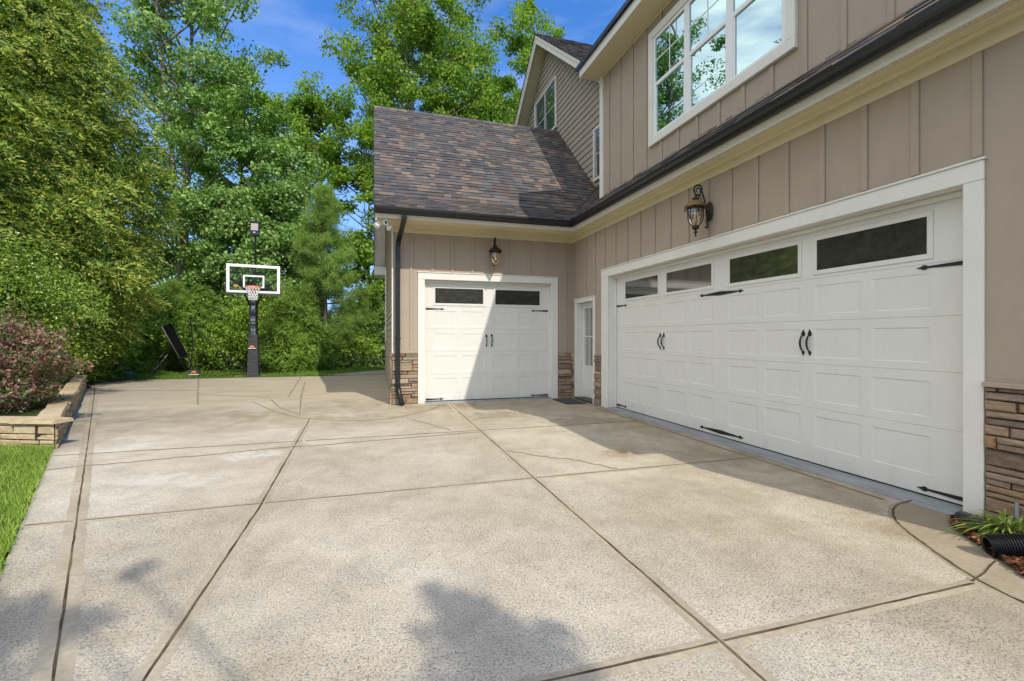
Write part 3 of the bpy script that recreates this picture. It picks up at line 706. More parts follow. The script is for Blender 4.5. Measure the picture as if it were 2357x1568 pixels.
# --- stone wainscot
st = random.Random(5)
def stones(m, F, u0, u1, z0, z1, hmin=.045, hmax=.125, wmin=.12, wmax=.42, dep=(.03, .06)):
    z = z0
    while z < z1-.012:
        h = min(st.uniform(hmin, hmax), z1-z)
        if z1-z-h < .03: h = z1-z
        u = u0
        while u < u1-.01:
            wd = min(st.uniform(wmin, wmax), u1-u)
            if u1-u-wd < .06: wd = u1-u
            hs = [(z, h)] if (h < .075 or st.random() < .6) else [(z, h*.48), (z+h*.5, h*.5)]
            for zz, hh in hs:
                d = st.uniform(*dep); g_ = .005; j = lambda s=.006: st.uniform(-s, s)
                a, b, c, e = u+g_, u+wd-g_, zz+g_, zz+hh-g_*.6
                r = min(.014, hh*.22)
                V = [F(a, c, 0), F(b, c, 0), F(b, e, 0), F(a, e, 0)]
                V += [F(a+j(.003), c+j(.004), d-r), F(b+j(.003), c+j(.004), d-r), F(b+j(.003), e+j(.004), d-r), F(a+j(.003), e+j(.004), d-r)]
                V += [F(a+r+j(), c+r*.7, d+j(.005)), F(b-r+j(), c+r*.7, d+j(.005)), F(b-r+j(), e-r*.7, d+j(.005)), F(a+r+j(), e-r*.7, d+j(.005))]
                m.mesh(V, [(0, 1, 5, 4), (1, 2, 6, 5), (2, 3, 7, 6), (3, 0, 4, 7), (4, 5, 9, 8), (5, 6, 10, 9), (6, 7, 11, 10), (7, 4, 8, 11), (8, 9, 10, 11)])
            u += wd
        z += h
def veneer(name, areas, lab=None):
    m = MB()
    for F, u0, u1, z0, z1 in areas:
        a = F(u0, z0, 0.0); b = F(u1, z1, .012); m.box(min(a[0], b[0]), max(a[0], b[0]), min(a[1], b[1]), max(a[1], b[1]), z0, z1, 1)
        stones(m, F, u0, u1, z0, z1)
    o = m.build(name, [M['stone'], M['mortar']], house)
    if lab: o['label'] = lab
    return o
FL = lambda u, z, n: (XWING-n, u, z)
veneer('stone_veneer', [(FB, .65, 2.19, 0, .985)], 'grey brown ledge stone at the right garage corner')
veneer('stone_veneer', [(FS, XWING-.02, .85, 0, 1.02), (FL, YW-.0, YW+.36, 0, 1.0)], 'sunlit tan ledge stone at the left corner of the small garage')
veneer('stone_veneer', [(FS, 3.885, 4.20, 0, .99), (FB, 9.28, 9.40, 0, .99)], 'shaded brown ledge stone between small garage and entry door')
veneer('stone_veneer', [(FB, 8.045, 8.30, 0, .98)], 'narrow strip of brown ledge stone beside the entry door')
m = MB(); brd(m, FB, .65, 2.19, .985, 1.02, 0, .07); m.build('stone_cap', M['siding'], house)
m = MB(); brd(m, FS, XWING, .85, 1.02, 1.05, 0, .05); m.build('stone_cap', M['siding'], house)
# --- garage door builder
def grid_panel(m, F, us, zs, dep):
    n = len(us); idx = []
    vs = [F(u, z, dep(u, z)) for z in zs for u in us]
    fs = [(j*n+i, j*n+i+1, (j+1)*n+i+1, (j+1)*n+i) for j in range(len(zs)-1) for i in range(n-1)]
    m.mesh(vs, fs)
def garage_door(F, u0, u1, ztop, cols, rows, sects, wins, straps, handles, flip=1, lab=None):
    dm = MB(); us = {u0, u1}; zs = {0.022, ztop}
    e = .010; eu = .028; D = .0055
    for a, b in cols:
        a, b = min(a, b), max(a, b)
        us |= {a, a+eu, b-eu, b}
        for q in (1, 2, 3): c = a+(b-a)*q/4; us |= {c-.004, c, c+.004}
    for a, b in rows: us |= set(); zs |= {a, a+e, b-e, b}
    for s_ in sects: zs |= {s_-.006, s_-.002, s_+.002, s_+.006}
    us = sorted(us); zs = sorted(zs)
    def dep(u, z):
        r = 0
        for s_ in sects:
            if abs(z-s_) < .004: return -.006
        for a, b in rows:
            if a+e-1e-5 <= z <= b-e+1e-5:
                for c, d_ in cols:
                    c, d_ = min(c, d_), max(c, d_)
                    if c+eu-1e-5 <= u <= d_-eu+1e-5:
                        r = -D
                        for q in (1, 2, 3):
                            if abs(u-(c+(d_-c)*q/4)) < .001: r = -D-.0012
        return r
    grid_panel(dm, F, us, zs, dep)
    o = dm.build('garage_door', M['door'], house)
    if lab: o['label'] = lab
    wf = MB()
    for a, b, c, d_ in wins:
        a, b = min(a, b), max(a, b); fw = .045
        for (p0, p1, q0, q1) in ((a-fw, b+fw, d_, d_+fw), (a-fw, b+fw, c-fw, c), (a-fw, a, c, d_), (b, b+fw, c, d_)):
            brd(wf, F, p0, p1, q0, q1, 0.0, .010, .003)
    wf.build('window_frame', M['door'], o)
    for a, b, c, d_ in wins:
        g = MB(); g.face([F(a, c, .003), F(b, c, .003), F(b, d_, .003), F(a, d_, .003)]); g.build('window_pane', M['tinted'], o)
    bt = MB(); brd(bt, F, u0, u1, .014, .030, -.01, .004, .002); bt.build('rubber_seal', M['black'], o)
    for (a, b, z, kind) in straps:
        h = MB(); s_ = 1 if b > a else -1; Ln = abs(b-a)
        if kind == 'half':
            poly = [(0, -.020), (Ln-.085, -.008), (Ln-.07, -.018), (Ln-.055, -.021), (Ln-.035, -.010), (Ln, 0), (Ln-.035, .010), (Ln-.055, .021), (Ln-.07, .018), (Ln-.085, .008), (0, .020)]
        else:
            q = [(Ln/2, -.026), (Ln-.085, -.008), (Ln-.07, -.018), (Ln-.055, -.021), (Ln-.035, -.010), (Ln, 0)]
            poly = [(Ln-u, z_) for u, z_ in reversed(q)][0:5]+q
            poly = [(0, 0)]+[(Ln-u, z_) for u, z_ in reversed(q[:-1])][:-1]+q
            poly = poly + [(u, -z_) for u, z_ in reversed(poly[1:-1])]
        P = [(a+s_*u, z+z_) for u, z_ in poly]
        h.prism(P, F, .001, .007)
        for q in ((.05,) if kind == 'half' else (Ln/2-.1, Ln/2+.1))+(Ln-.055,):
            c = F(a+s_*q, z, .009); dd = F(a+s_*q, z, .012); h.tube([F(a+s_*q, z, .006), c, dd], [.006, .006, .002], 8)
        h.build('strap_hinge', M['iron'], o)
    for u, zl, zh in handles:
        h = MB(); Lh = zh-zl
        for zz, sg, k in ((zh, -1, 1.25), (zl, 1, .9)):
            P = [(u, zz), (u+.016*k, zz+sg*.030*k), (u+.018*k, zz+sg*.042*k), (u+.010*k, zz+sg*.056*k), (u-.010*k, zz+sg*.056*k), (u-.018*k, zz+sg*.042*k), (u-.016*k, zz+sg*.030*k)]
            h.prism(P, F, .001, .008)
        pts = []
        for i in range(13):
            q = i/12; z = zh-.05-(Lh-.09)*q
            pts.append(F(u, z, .008+.042*math.sin(math.pi*min(1, q*1.0))**.7))
        h.tube(pts, [.007+.004*math.sin(math.pi*i/12) for i in range(13)], 8)
        h.build('handle', M['iron'], o)
    return o
FBD = lambda u, z, n: (4.40-n, u, z)
FSD = lambda u, z, n: (u, 9.53-n, z)
colsB = [(7.5, 7.007), (6.915, 6.413), (6.246, 5.748), (5.662, 5.175), (4.907, 4.416), (4.332, 3.845), (3.686, 3.2), (3.114, 2.632)]
ROWS = [(1.575, 1.872), (1.126, 1.423), (.675, .973), (.20, .517)]
garage_door(FBD, 2.30, 7.82, 2.56, colsB, ROWS, (1.945, 1.508, 1.056, .595),
            [(6.436, 7.439, 2.037, 2.342), (5.205, 6.206, 2.037, 2.342), (3.875, 4.87, 2.030, 2.340), (2.663, 3.654, 2.030, 2.340)],
            [(7.79, 7.379, 1.917, 'half'), (7.79, 7.379, .070, 'half'), (5.449, 4.635, 1.919, 'dbl'), (5.449, 4.637, .083, 'dbl'), (2.325, 2.741, 1.919, 'half'), (2.325, 2.741, .075, 'half')],
            [(6.372, 1.134, 1.411), (6.278, 1.134, 1.411), (3.812, 1.142, 1.421), (3.735, 1.142, 1.421)], lab='wide white double garage door with four dark windows')
garage_door(FSD, .97, 3.76, 2.56, [(1.176, 1.674), (1.749, 2.256), (2.441, 2.923), (3.015, 3.512)],
            [(1.561, 1.873), (1.102, 1.409), (.633, .950), (.136, .484)], (1.96, 1.505, 1.03, .56),
            [(1.213, 2.225, 2.038, 2.349), (2.494, 3.501, 2.036, 2.348)],
            [(1.0, 1.408, 1.919, 'half'), (3.70, 3.292, 1.915, 'half'), (1.0, 1.395, .062, 'half'), (3.70, 3.283, .062, 'half')],
            [(2.298, 1.128, 1.405), (2.412, 1.128, 1.413)], lab='narrow white garage door half in sun with two dark windows')
# --- door trims
m = MB()
def trim(m, F, o0, o1, i0, i1, zo, zi, dep, jd, b=.004):
    """o* outer, i* inner u limits; jamb returns to depth -jd"""
    o0, o1 = min(o0, o1), max(o0, o1); i0, i1 = min(i0, i1), max(i0, i1)
    brd(m, F, o0, i0, 0.0, zi-.001, -.0, dep, b); brd(m, F, i1, o1, 0.0, zi-.001, 0, dep, b)
    brd(m, F, o0, o1, zi, zo, 0, dep+.002, b); brd(m, F, o0-.012, o1+.012, zo, zo+.018, 0, dep+.016, .003)
    brd(m, F, i0-.02, i0, 0, zi, -jd, -.001, .0); brd(m, F, i1, i1+.02, 0, zi, -jd, -.001, .0)
    brd(m, F, i0, i1, zi-.0, zi+.02, -jd, -.001, .0)
    brd(m, F, i0, i1, zi-.045, zi-.001, -jd+.0, -jd+.035, .008)
    for a, c in ((i0, i0+.03), (i1-.03, i1)): brd(m, F, a, c, 0.02, zi-.046, -jd, -jd+.02, .005)
trim(m, FB, 2.20, 8.035, 2.325, 7.775, 2.625, 2.482, .022, .155)
m.build('garage_door_trim', M['white'], house)
m = MB(); trim(m, FS, .853, 3.877, .988, 3.722, 2.64, 2.505, .022, .115); m.build('garage_door_trim', M['white'], house)
m = MB(); trim(m, FB, 8.31, 9.275, 8.40, 9.17, 2.155, 2.075, .022, .155); m.build('entry_door_trim', M['white'], house)
# --- entry door
m = MB()
def dr(u0, u1, z0, z1, n0, n1, b=.003): brd(m, FBD, u0, u1, z0, z1, n0, n1, b)
dr(8.40, 8.53, .05, 2.09, -.03, .012); dr(9.105, 9.20, .05, 2.09, -.03, .012); dr(8.53, 9.105, 1.955, 2.09, -.03, .012)
dr(8.53, 9.105, .05, .73, -.03, .012); dr(8.53, 9.105, 1.335, 1.362, -.0, .010)
for a, c in ((8.50, 8.535), (9.10, 9.13)): dr(a, c, .70, 1.985, .012, .022)
dr(8.535, 9.10, .70, .735, .012, .022); dr(8.535, 9.10, 1.95, 1.985, .012, .022)
dr(8.62, 8.79, .22, .60, .012, .020, .008); dr(8.85, 9.03, .22, .60, .012, .020, .008)
ed = m.build('entry_door', M['door'], house)
m = MB(); m.face([FBD(8.53, .73, .0), FBD(9.105, .73, .0), FBD(9.105, 1.955, .0), FBD(8.53, 1.955, .0)]); m.build('window_pane', M['clear'], ed)
t = NT('striped_curtain'); X, Y, Z = t.xyz()[:3]
c = t.ramp(t.noise(14, 2, stretch=(1, 1, .02)), [(0.40, (0.05, 0.055, 0.055)), (0.5, (0.16, 0.17, 0.17)), (0.62, (0.34, 0.35, 0.34))]); t.col(c); t.set(0.8)
m = MB(); m.face([FBD(8.53, .73, -.06), FBD(9.105, .73, -.06), FBD(9.105, 1.955, -.06), FBD(8.53, 1.955, -.06)]); m.build('curtain', t.m, ed)
t = NT('dark_threshold'); t.col((0.055, 0.05, 0.045)); t.set(0.5)
m = MB(); m.bbox(4.17, 4.42, 8.40, 9.17, 0.0, .045, .006); m.build('threshold', t.m, house)
# --- windows
def window(F, o0, o1, z0, z1, lights, rail, muntins, lab, glassm, tw=.12, dep=.045, fmat=None):
    w_ = MB()
    brd(w_, F, o0, o1, z0, z0+tw, 0, dep, .004); brd(w_, F, o0, o1, z1-tw, z1, 0, dep, .004)
    brd(w_, F, o0, o0+tw, z0+tw, z1-tw, 0, dep-.001, .004); brd(w_, F, o1-tw, o1, z0+tw, z1-tw, 0, dep-.001, .004)
    o = w_.build('window', M['white'], house); o['label'] = lab
    fr = MB(); i0, i1 = o0+tw, o1-tw; a0, a1 = z0+tw, z1-tw
    prev = i0
    edges = []
    for a, b in lights: edges.append((a, b))
    xs = [i0]+[q for e in edges for q in e]+[i1]
    for j in range(0, len(xs), 2): brd(fr, F, xs[j], xs[j+1], a0, a1, .001, .030, .005)
    for a, b in edges:
        brd(fr, F, a, b, a0, a0+.045, .001, .027, .006); brd(fr, F, a, b, a1-.045, a1, .001, .027, .006)
        brd(fr, F, a, b, rail-.03, rail+.03, .001, .027, .006)
        brd(fr, F, a, a+.022, a0+.045, rail-.03, .001, .020, .002); brd(fr, F, b-.022, b, a0+.045, rail-.03, .001, .020, .002)
        if muntins:
            mu = muntins; c = (a+b)/2
            brd(fr, F, c-mu, c+mu, rail+.03, a1-.045, .010, .014, .001); zc = (rail+a1)/2
            brd(fr, F, a, c-mu, zc-mu, zc+mu, .010, .014, .001); brd(fr, F, c+mu, b, zc-mu, zc+mu, .010, .014, .001)
    fr.build('frame', fmat or M['vinyl'], o)
    for a, b in edges:
        for q0, q1, n in ((a0+.045, rail-.03, .004), (rail+.03, a1-.045, .010)):
            g = MB(); g.face([F(a, q0, n), F(b, q0, n), F(b, q1, n), F(a, q1, n)]); g.build('pane', glassm, o)
window(FB, 3.735, 6.405, 4.36, 6.16, [(3.90, 4.617), (4.73, 5.432), (5.544, 6.245)], 5.285, .009, 'large triple white window above the wide garage door', M['house_glass'], .12, .05)
FM = lambda u, z, n: (XM-.024-n, u, z)
window(FM, 13.15, 15.10, 7.80, 9.40, [(13.28, 14.05), (14.18, 14.95)], 8.55, None, 'twin dark window in the lap-sided gable', M['dim_glass'], .06, fmat=M['greysash'])
window(FM, 9.75, 10.64, 5.28, 6.62, [(9.88, 10.50)], 5.93, None, 'small window beside the upper corner board', M['dim_glass'], .06, fmat=M['greysash'])
# --- downspout
m = MB()
def rtube(m, pts, wx, wy):
    R = []
    for p in pts: R.append([(p[0]-wx/2, p[1]-wy/2, p[2]), (p[0]+wx/2, p[1]-wy/2, p[2]), (p[0]+wx/2, p[1]+wy/2, p[2]), (p[0]-wx/2, p[1]+wy/2, p[2])])
    for a, b in zip(R[:-1], R[1:]): m.hexa(a+b)
rtube(m, [(.535, 8.63, 3.60), (.535, 8.64, 3.50), (.47, 9.31, 3.22), (.455, 9.33, 3.12)], .095, .07)
rtube(m, [(.455, 9.33, 3.12), (.455, 9.33, .36)], .092, .068)
for z in (2.7, 1.3): m.bbox(.40, .51, 9.29, 9.40, z, z+.035, .003)
ds = m.build('downspout', M['black'], house)
m = MB(); pts = []; rs = []
for i in range(61):
    q = i/60; pts.append((.455+.075*q**1.5, 9.33-.20*q**1.8, .40-.36*q)); rs.append(.048+(.006 if i % 4 < 2 else -.004))
m.tube(pts, rs, 14); m.build('corrugated_end', M['black'], ds, smooth=False)

# ------------------------------------------------------------------ wall lamps (local: wall at y=0, lamp towards -y)
def wall_lamp(label, loc, rz, dusty):
    root = thing('wall_lamp', label, 'wall lamp', loc); ORG[root.name] = Vector((0, 0, 0))
    root.rotation_euler = (0, 0, rz); cy = -.24
    m = MB()
    # oval backplate
    n = 28
    for k0, (s0, y0), (s1, y1) in ((0, (1, 0), (1, -.012)), (1, (1, -.012), (.82, -.026)), (2, (.82, -.026), (.55, -.030)), (3, (.55, -.030), (.30, -.052)), (4, (.3, -.052), (.02, -.058))):
        for k in range(n):
            a, b = 2*math.pi*k/n, 2*math.pi*(k+1)/n
            f = lambda s, y, t: (.058*s*math.cos(t), y-.022, -.05+.128*s*math.sin(t))
            m.face([f(s0, y0, a), f(s0, y0, b), f(s1, y1, b), f(s1, y1, a)])
    m.build('backplate', M['bronze'], root, local=True, smooth=True)
    m = MB(); P = []
    # main scroll: rises from the plate, arcs over and curls in
    for i in range(15):
        q = i/14; P.append((0, -.055-.020*q-.07*q*q, -.10+.20*q+.10*q*q))
    for i in range(1, 34):
        t = math.radians(20+i*17.5); r = .088*(1-i/44)
        P.append((0, -.205+r*math.cos(t)*.85+.0, .205+r*math.sin(t)*.95))
    m.tube(P, [.012]*15+[.012-.00015*i for i in range(33)], 8)
    P = [(0, -.085+.01*math.sin(i*.5), .06+.0*i) for i in range(1)]
    P = []
    for i in range(26):
        t = math.radians(60+i*16); r = .040*(1-i/34); P.append((0, -.175+r*math.cos(t), .105+r*math.sin(t)))
    m.tube(P, .008, 6)
    # lower tail scroll
    P = [(0, -.045, -.12), (0, -.062, -.16), (0, -.060, -.20), (0, -.050, -.24), (0, -.055, -.262), (0, -.075, -.268), (0, -.088, -.255), (0, -.080, -.243)]
    m.tube(P, [.016, .017, .014, .012, .012, .011, .010, .006], 8)
    m.build('scroll_arm', M['iron'], root, local=True, smooth=True)
    m = MB(); c = (0, cy, 0)
    m.lathe([(.012, .165), (.016, .13), (.014, .118), (.040, .108), (.046, .098), (.034, .088), (.050, .074)], c, 24)
    m.lathe([(.050, .074), (.085, .058), (.112, .028), (.132, .006), (.138, -.006), (.128, -.012), (.09, -.012)], c, 48, 1, lambda t: .018*math.cos(24*t))
    m.lathe([(.105, -.010), (.104, -.040), (.095, -.046), (.085, -.044)], c, 24)
    for k in range(4):
        a = math.pi/4+k*math.pi/2; P = []
        for i in range(14):
            t = math.radians(90-i*24); r = .022*(1-i/20); q = .118+r*math.cos(t)
            P.append((q*math.cos(a), cy+q*math.sin(a), -.035+r*math.sin(t)))
        m.tube(P, .006, 5)
    m.build('lantern_cap', [M['bronze'], M['gold'] if dusty else M['bronze']], root, local=True, smooth=True)
    gp = [(.092, -.045), (.096, -.10), (.092, -.16), (.076, -.21), (.050, -.245), (.03, -.262)]
    m = MB(); m.lathe(gp, c, 24); m.build('glass_shade', M['amber'], root, local=True, smooth=True)
    m = MB()
    for k in range(8):
        a = k*math.pi/4+.2; m.tube([((r+.003)*math.cos(a), cy+(r+.003)*math.sin(a), z) for r, z in gp], .0045, 5)
        for zz, rr, R in ((-.085, .022, .100), (-.135, .015, .100)):
            P = []
            for i in range(13):
                t = math.radians(i*28); ang = a+math.pi/8+rr*(1-i/26)*math.cos(t)/R
                P.append((R*math.cos(ang), cy+R*math.sin(ang), zz+rr*(1-i/26)*math.sin(t)))
            m.tube(P, .0035, 4)
    m.build('cage', M['gold'] if not dusty else M['bronze'], root, local=True)
    m = MB(); m.lathe([(.030, -.255), (.046, -.268), (.048, -.284), (.034, -.298), (.014, -.304), (.012, -.318), (.024, -.332), (.022, -.345), (.009, -.354), (.008, -.366), (.014, -.376), (.010, -.388), (.001, -.395)], c, 20)
    m.build('finial', M['bronze'] if dusty else M['gold'], root, local=True, smooth=True)
    m = MB(); m.lathe([(.012, -.06), (.013, -.11), (.020, -.125), (.024, -.145), (.018, -.17), (.006, -.19), (.001, -.193)], c, 16); m.build('bulb', M['bulb'], root, local=True, smooth=True)
    return root
wall_lamp('ornate scrolled lantern with a golden cap above the wide garage door', (4.24, 5.03, 3.035), math.radians(-90), True)
wall_lamp('smaller looking dark scrolled lantern above the narrow garage door', (2.40, 9.41, 3.11), 0, False)
# security light
root = thing('security_light', 'white twin-head security light with camera under the left eave', 'security light', (0.20, 8.86, 3.55))
WH = NT('white_plastic'); WH.col((0.82, 0.82, 0.80)); WH.set(0.35); WH = WH.m
m = MB(); m.lathe([(.001, -.10), (.035, -.10), (.055, -.085), (.06, -.06), (.055, -.02), (.05, 0)], (.20, 8.86, 3.55), 20); m.build('body', WH, root, smooth=True)
def head(c, dv, r=.055):
    m = MB(); dv = Vector(dv).normalized(); c = Vector(c)
    m.tube([c-dv*.07, c-dv*.06, c-dv*.03, c+dv*.03, c+dv*.075], [.012, .03, .045, .055, .060], 18)
    m.tube([c-dv*.05, (.20, 8.86, 3.48)], .014, 8)
    return m
head((.085, 8.83, 3.42), (-.55, -.5, -.55)).build('lamp_head', WH, root, smooth=True)
head((.27, 8.90, 3.42), (.30, -.2, -.9)).build('lamp_head', WH, root, smooth=True)
m = MB(); m.bbox(.185, .245, 8.73, 8.83, 3.40, 3.50, .012); cb = m.build('camera_body', WH, root)
m = MB(); m.bbox(.195, .235, 8.725, 8.735, 3.41, 3.47, .003); m.build('lens', M['black'], cb)
# door mat
t = NT('rubber_mat'); c = t.ramp(t.noise(70, 3), [(0.35, (0.02, 0.024, 0.03)), (0.7, (0.07, 0.08, 0.095))]); t.col(c); t.set(0.8); t.bump(t.noise(50, 2), .8, .004)
m = MB(); m.bbox(3.66, 4.10, 8.42, 9.18, .004, .018, .006)
o = m.build('door_mat', t.m, None, (3.88, 8.8, 0)); tag(o, 'dark blue grey door mat on the concrete at the entry door', 'door mat')

# ------------------------------------------------------------------ stone planter wall
wallv = thing('stone_planter_wall', 'low tan stacked-stone retaining wall holding the purple shrubs', 'retaining wall', (-3.7, 6.9, 0))
A = Vector((-3.66, 6.86, 0)); B = Vector((-7.28, 14.85, 0)); Dl = (B-A).normalized(); Nl = Vector((Dl.y, -Dl.x, 0))*1.0
if Nl.x < 0: Nl = -Nl
Cc = Vector((-8.6, 8.85, 0)); Df = (Cc-A).normalized(); Nf = Vector((Df.y, -Df.x, 0))
if Nf.y > 0: Nf = -Nf
def F1(u, z, n): p = A+Dl*u+Nl*n; return (p.x, p.y, z)
def F2(u, z, n): p = A+Df*u+Nf*n; return (p.x, p.y, z)
LL = (B-A).length
m = MB()
for F, Ln in ((F1, LL), (F2, 5.3)):
    q0 = .16; m.hexa([F(q0, 0, -.18), F(Ln, 0, -.18), F(Ln, 0, .004), F(.0, 0, .004), F(q0, .30, -.18), F(Ln, .30, -.18), F(Ln, .30, .004), F(.0, .30, .004)], 1)
st = random.Random(21)
stones(m, F1, 0, LL, 0, .30, .05, .10, .12, .34, (.015, .035)); stones(m, F2, 0, 5.3, 0, .30, .06, .11, .18, .48, (.015, .03))
m.build('stonework', [M['sandstone'], M['mortar']], wallv)
m = MB()
for F, Ln in ((F1, LL), (F2, 5.3)):
    u = -.03 if F is F2 else .30
    while u < Ln:
        wd = st.uniform(.35, .75); b = min(u+wd-.006, Ln); z0 = .302; z1 = .352+st.uniform(-.010, .010); j = lambda: st.uniform(-.022, .022)
        f0, f1, k0, k1 = .035+j(), .035+j(), -.20+j(), -.20+j()
        V = [F(u, z0, k0), F(b, z0, k1), F(b, z0, f1), F(u, z0, f0), F(u+.01, z1, k0+.01), F(b-.01, z1+j()*.4, k1+.01), F(b-.01, z1, f1-.012), F(u+.01, z1+j()*.4, f0-.012)]
        m.hexa(V); u += wd
m.build('coping', M['sandstone'], wallv)
o = flat('planter_soil', [(-3.85, 7.1), (-7.4, 14.8), (-12, 14.8), (-12, 10.4), (-8.6, 9.0)], 0.29, M['floor']); tag(o, kind='structure')

# ------------------------------------------------------------------ plants
def rnd_dirs(n, zb=0.0):
    v = nr.normal(size=(n, 3)); v[:, 2] += zb; return v/np.linalg.norm(v, axis=1)[:, None]
def leafquads(P, size, asp=0.6, upb=0.5, N=None, T=None):
    n = len(P)
    if N is None: N = rnd_dirs(n, upb)
    if T is None: T = np.cross(N, rnd_dirs(n))
    else: T = T-N*np.sum(T*N, 1)[:, None]
    T /= np.linalg.norm(T, axis=1)[:, None]+1e-9
    Bv = np.cross(N, T); s = (size*nr.uniform(.6, 1.3, n))[:, None]
    return np.stack([P-T*s*.5, P+Bv*s*asp*.5-T*s*.05+N*s*.06, P+T*s*.5, P-Bv*s*asp*.5-T*s*.05+N*s*.06], 1).reshape(-1, 3)
def trunk_tube(m, pts, r0, r1, n=8):
    k = len(pts); m.tube(pts, [r0+(r1-r0)*i/(k-1) for i in range(k)], n)
def tree(name, label, x, y, h, r, z0, ncl, lpc, ls, leaf, bark, seed, tr=.16, clr=.75, group=None, forks=1, flat_=.7, squash=1.0, sh=(.45, 1.0), cat='tree', zc=None, topw=1.0, lean=(0, 0)):
    global nr; nr = np.random.default_rng(seed); R = random.Random(seed)
    root = thing(name, label, cat, (x, y, 0), group)
    # clump centres
    d = rnd_dirs(ncl); rad = nr.uniform(sh[0], sh[1], ncl)**.8
    hz = (h-z0)/2; cz = (z0+h)/2
    lump = 1+.22*np.sin(3*np.arctan2(d[:, 1], d[:, 0])+seed)+.15*np.sin(5*d[:, 2]+seed*2)
    c = d*rad[:, None]*lump[:, None]*np.array([r, r, hz])
    tt = (c[:, 2]/hz+1)/2
    c[:, :2] *= (1+(topw-1)*tt)[:, None]
    c += np.array([x, y, cz]); c[:, 0] += lean[0]*(c[:, 2]-z0)/(h-z0); c[:, 1] += lean[1]*(c[:, 2]-z0)/(h-z0)
    c[:, 2] = np.clip(c[:, 2], z0*.9, h)
    m = MB()
    stems = []
    for f in range(forks):
        a = R.uniform(0, 6.28); sp = (0 if forks == 1 else r*.38)
        fx, fy = math.cos(a+f*6.28/forks)*sp, math.sin(a+f*6.28/forks)*sp
        hf = z0+(h-z0)*.86; P = []
        zf = z0*.8 if forks > 1 else 0
        for i in range(10):
            q = i/9; z = hf*q; k = max(0, (z-zf)/(hf-zf))
            P.append((x+(fx+lean[0])*k+R.uniform(-.06, .06)*(i > 0), y+(fy+lean[1])*k+R.uniform(-.06, .06)*(i > 0), z))
        trunk_tube(m, P, tr*(1 if f == 0 else .72), tr*.12); stems.append(P)
    m.build('trunk', bark, root, smooth=True)
    m = MB()
    for i in range(min(ncl, 70)):
        S = stems[i % len(stems)]; e = Vector(c[i]); hd = math.hypot(e.x-x, e.y-y)
        zs = min(max(z0*.75, e.z-hd*.75), S[-1][2]*.96); q = zs/S[-1][2]*9; j = min(8, int(q))
        s = Vector(S[j]).lerp(Vector(S[j+1]), q-j)
        mid = s.lerp(e, .5)+Vector((R.uniform(-.2, .2), R.uniform(-.2, .2), -.12*hd*.5+R.uniform(0, .2)))
        k = max(.018, min(.07, tr*.35))
        m.tube([s, s.lerp(mid, .5)+Vector((0, 0, -.02)), mid, mid.lerp(e, .5)+Vector((0, 0, .03)), e], [k, k*.8, k*.6, k*.4, k*.15], 5)
    m.build('branches', bark, root, smooth=True)
    cnt = (lpc*nr.uniform(.5, 1.5, ncl)).astype(int); idx = np.repeat(np.arange(ncl), cnt)
    q = rnd_dirs(len(idx))*(nr.uniform(0, 1, len(idx))**.45)[:, None]
    rr = (clr*nr.uniform(.6, 1.35, ncl))[idx]
    # sub-clumps give ragged edges
    sub = rnd_dirs(ncl*7).reshape(ncl, 7, 3)*.75
    w_ = sub[idx, nr.integers(0, 7, len(idx))]
    P = c[idx]+(w_*.75+q*.55)*rr[:, None]*np.array([1, 1, flat_])
    ow = P-np.array([x+lean[0]*.5, y+lean[1]*.5, cz]); ow /= np.linalg.norm(ow, axis=1)[:, None]+1e-6
    N_ = rnd_dirs(len(P))+ow*.75+np.array([0, 0, .35]); N_ /= np.linalg.norm(N_, axis=1)[:, None]
    V = leafquads(P, ls, .72, 0, N_, rnd_dirs(len(P)))
    npmesh('crown', V, leaf, root)
    return root
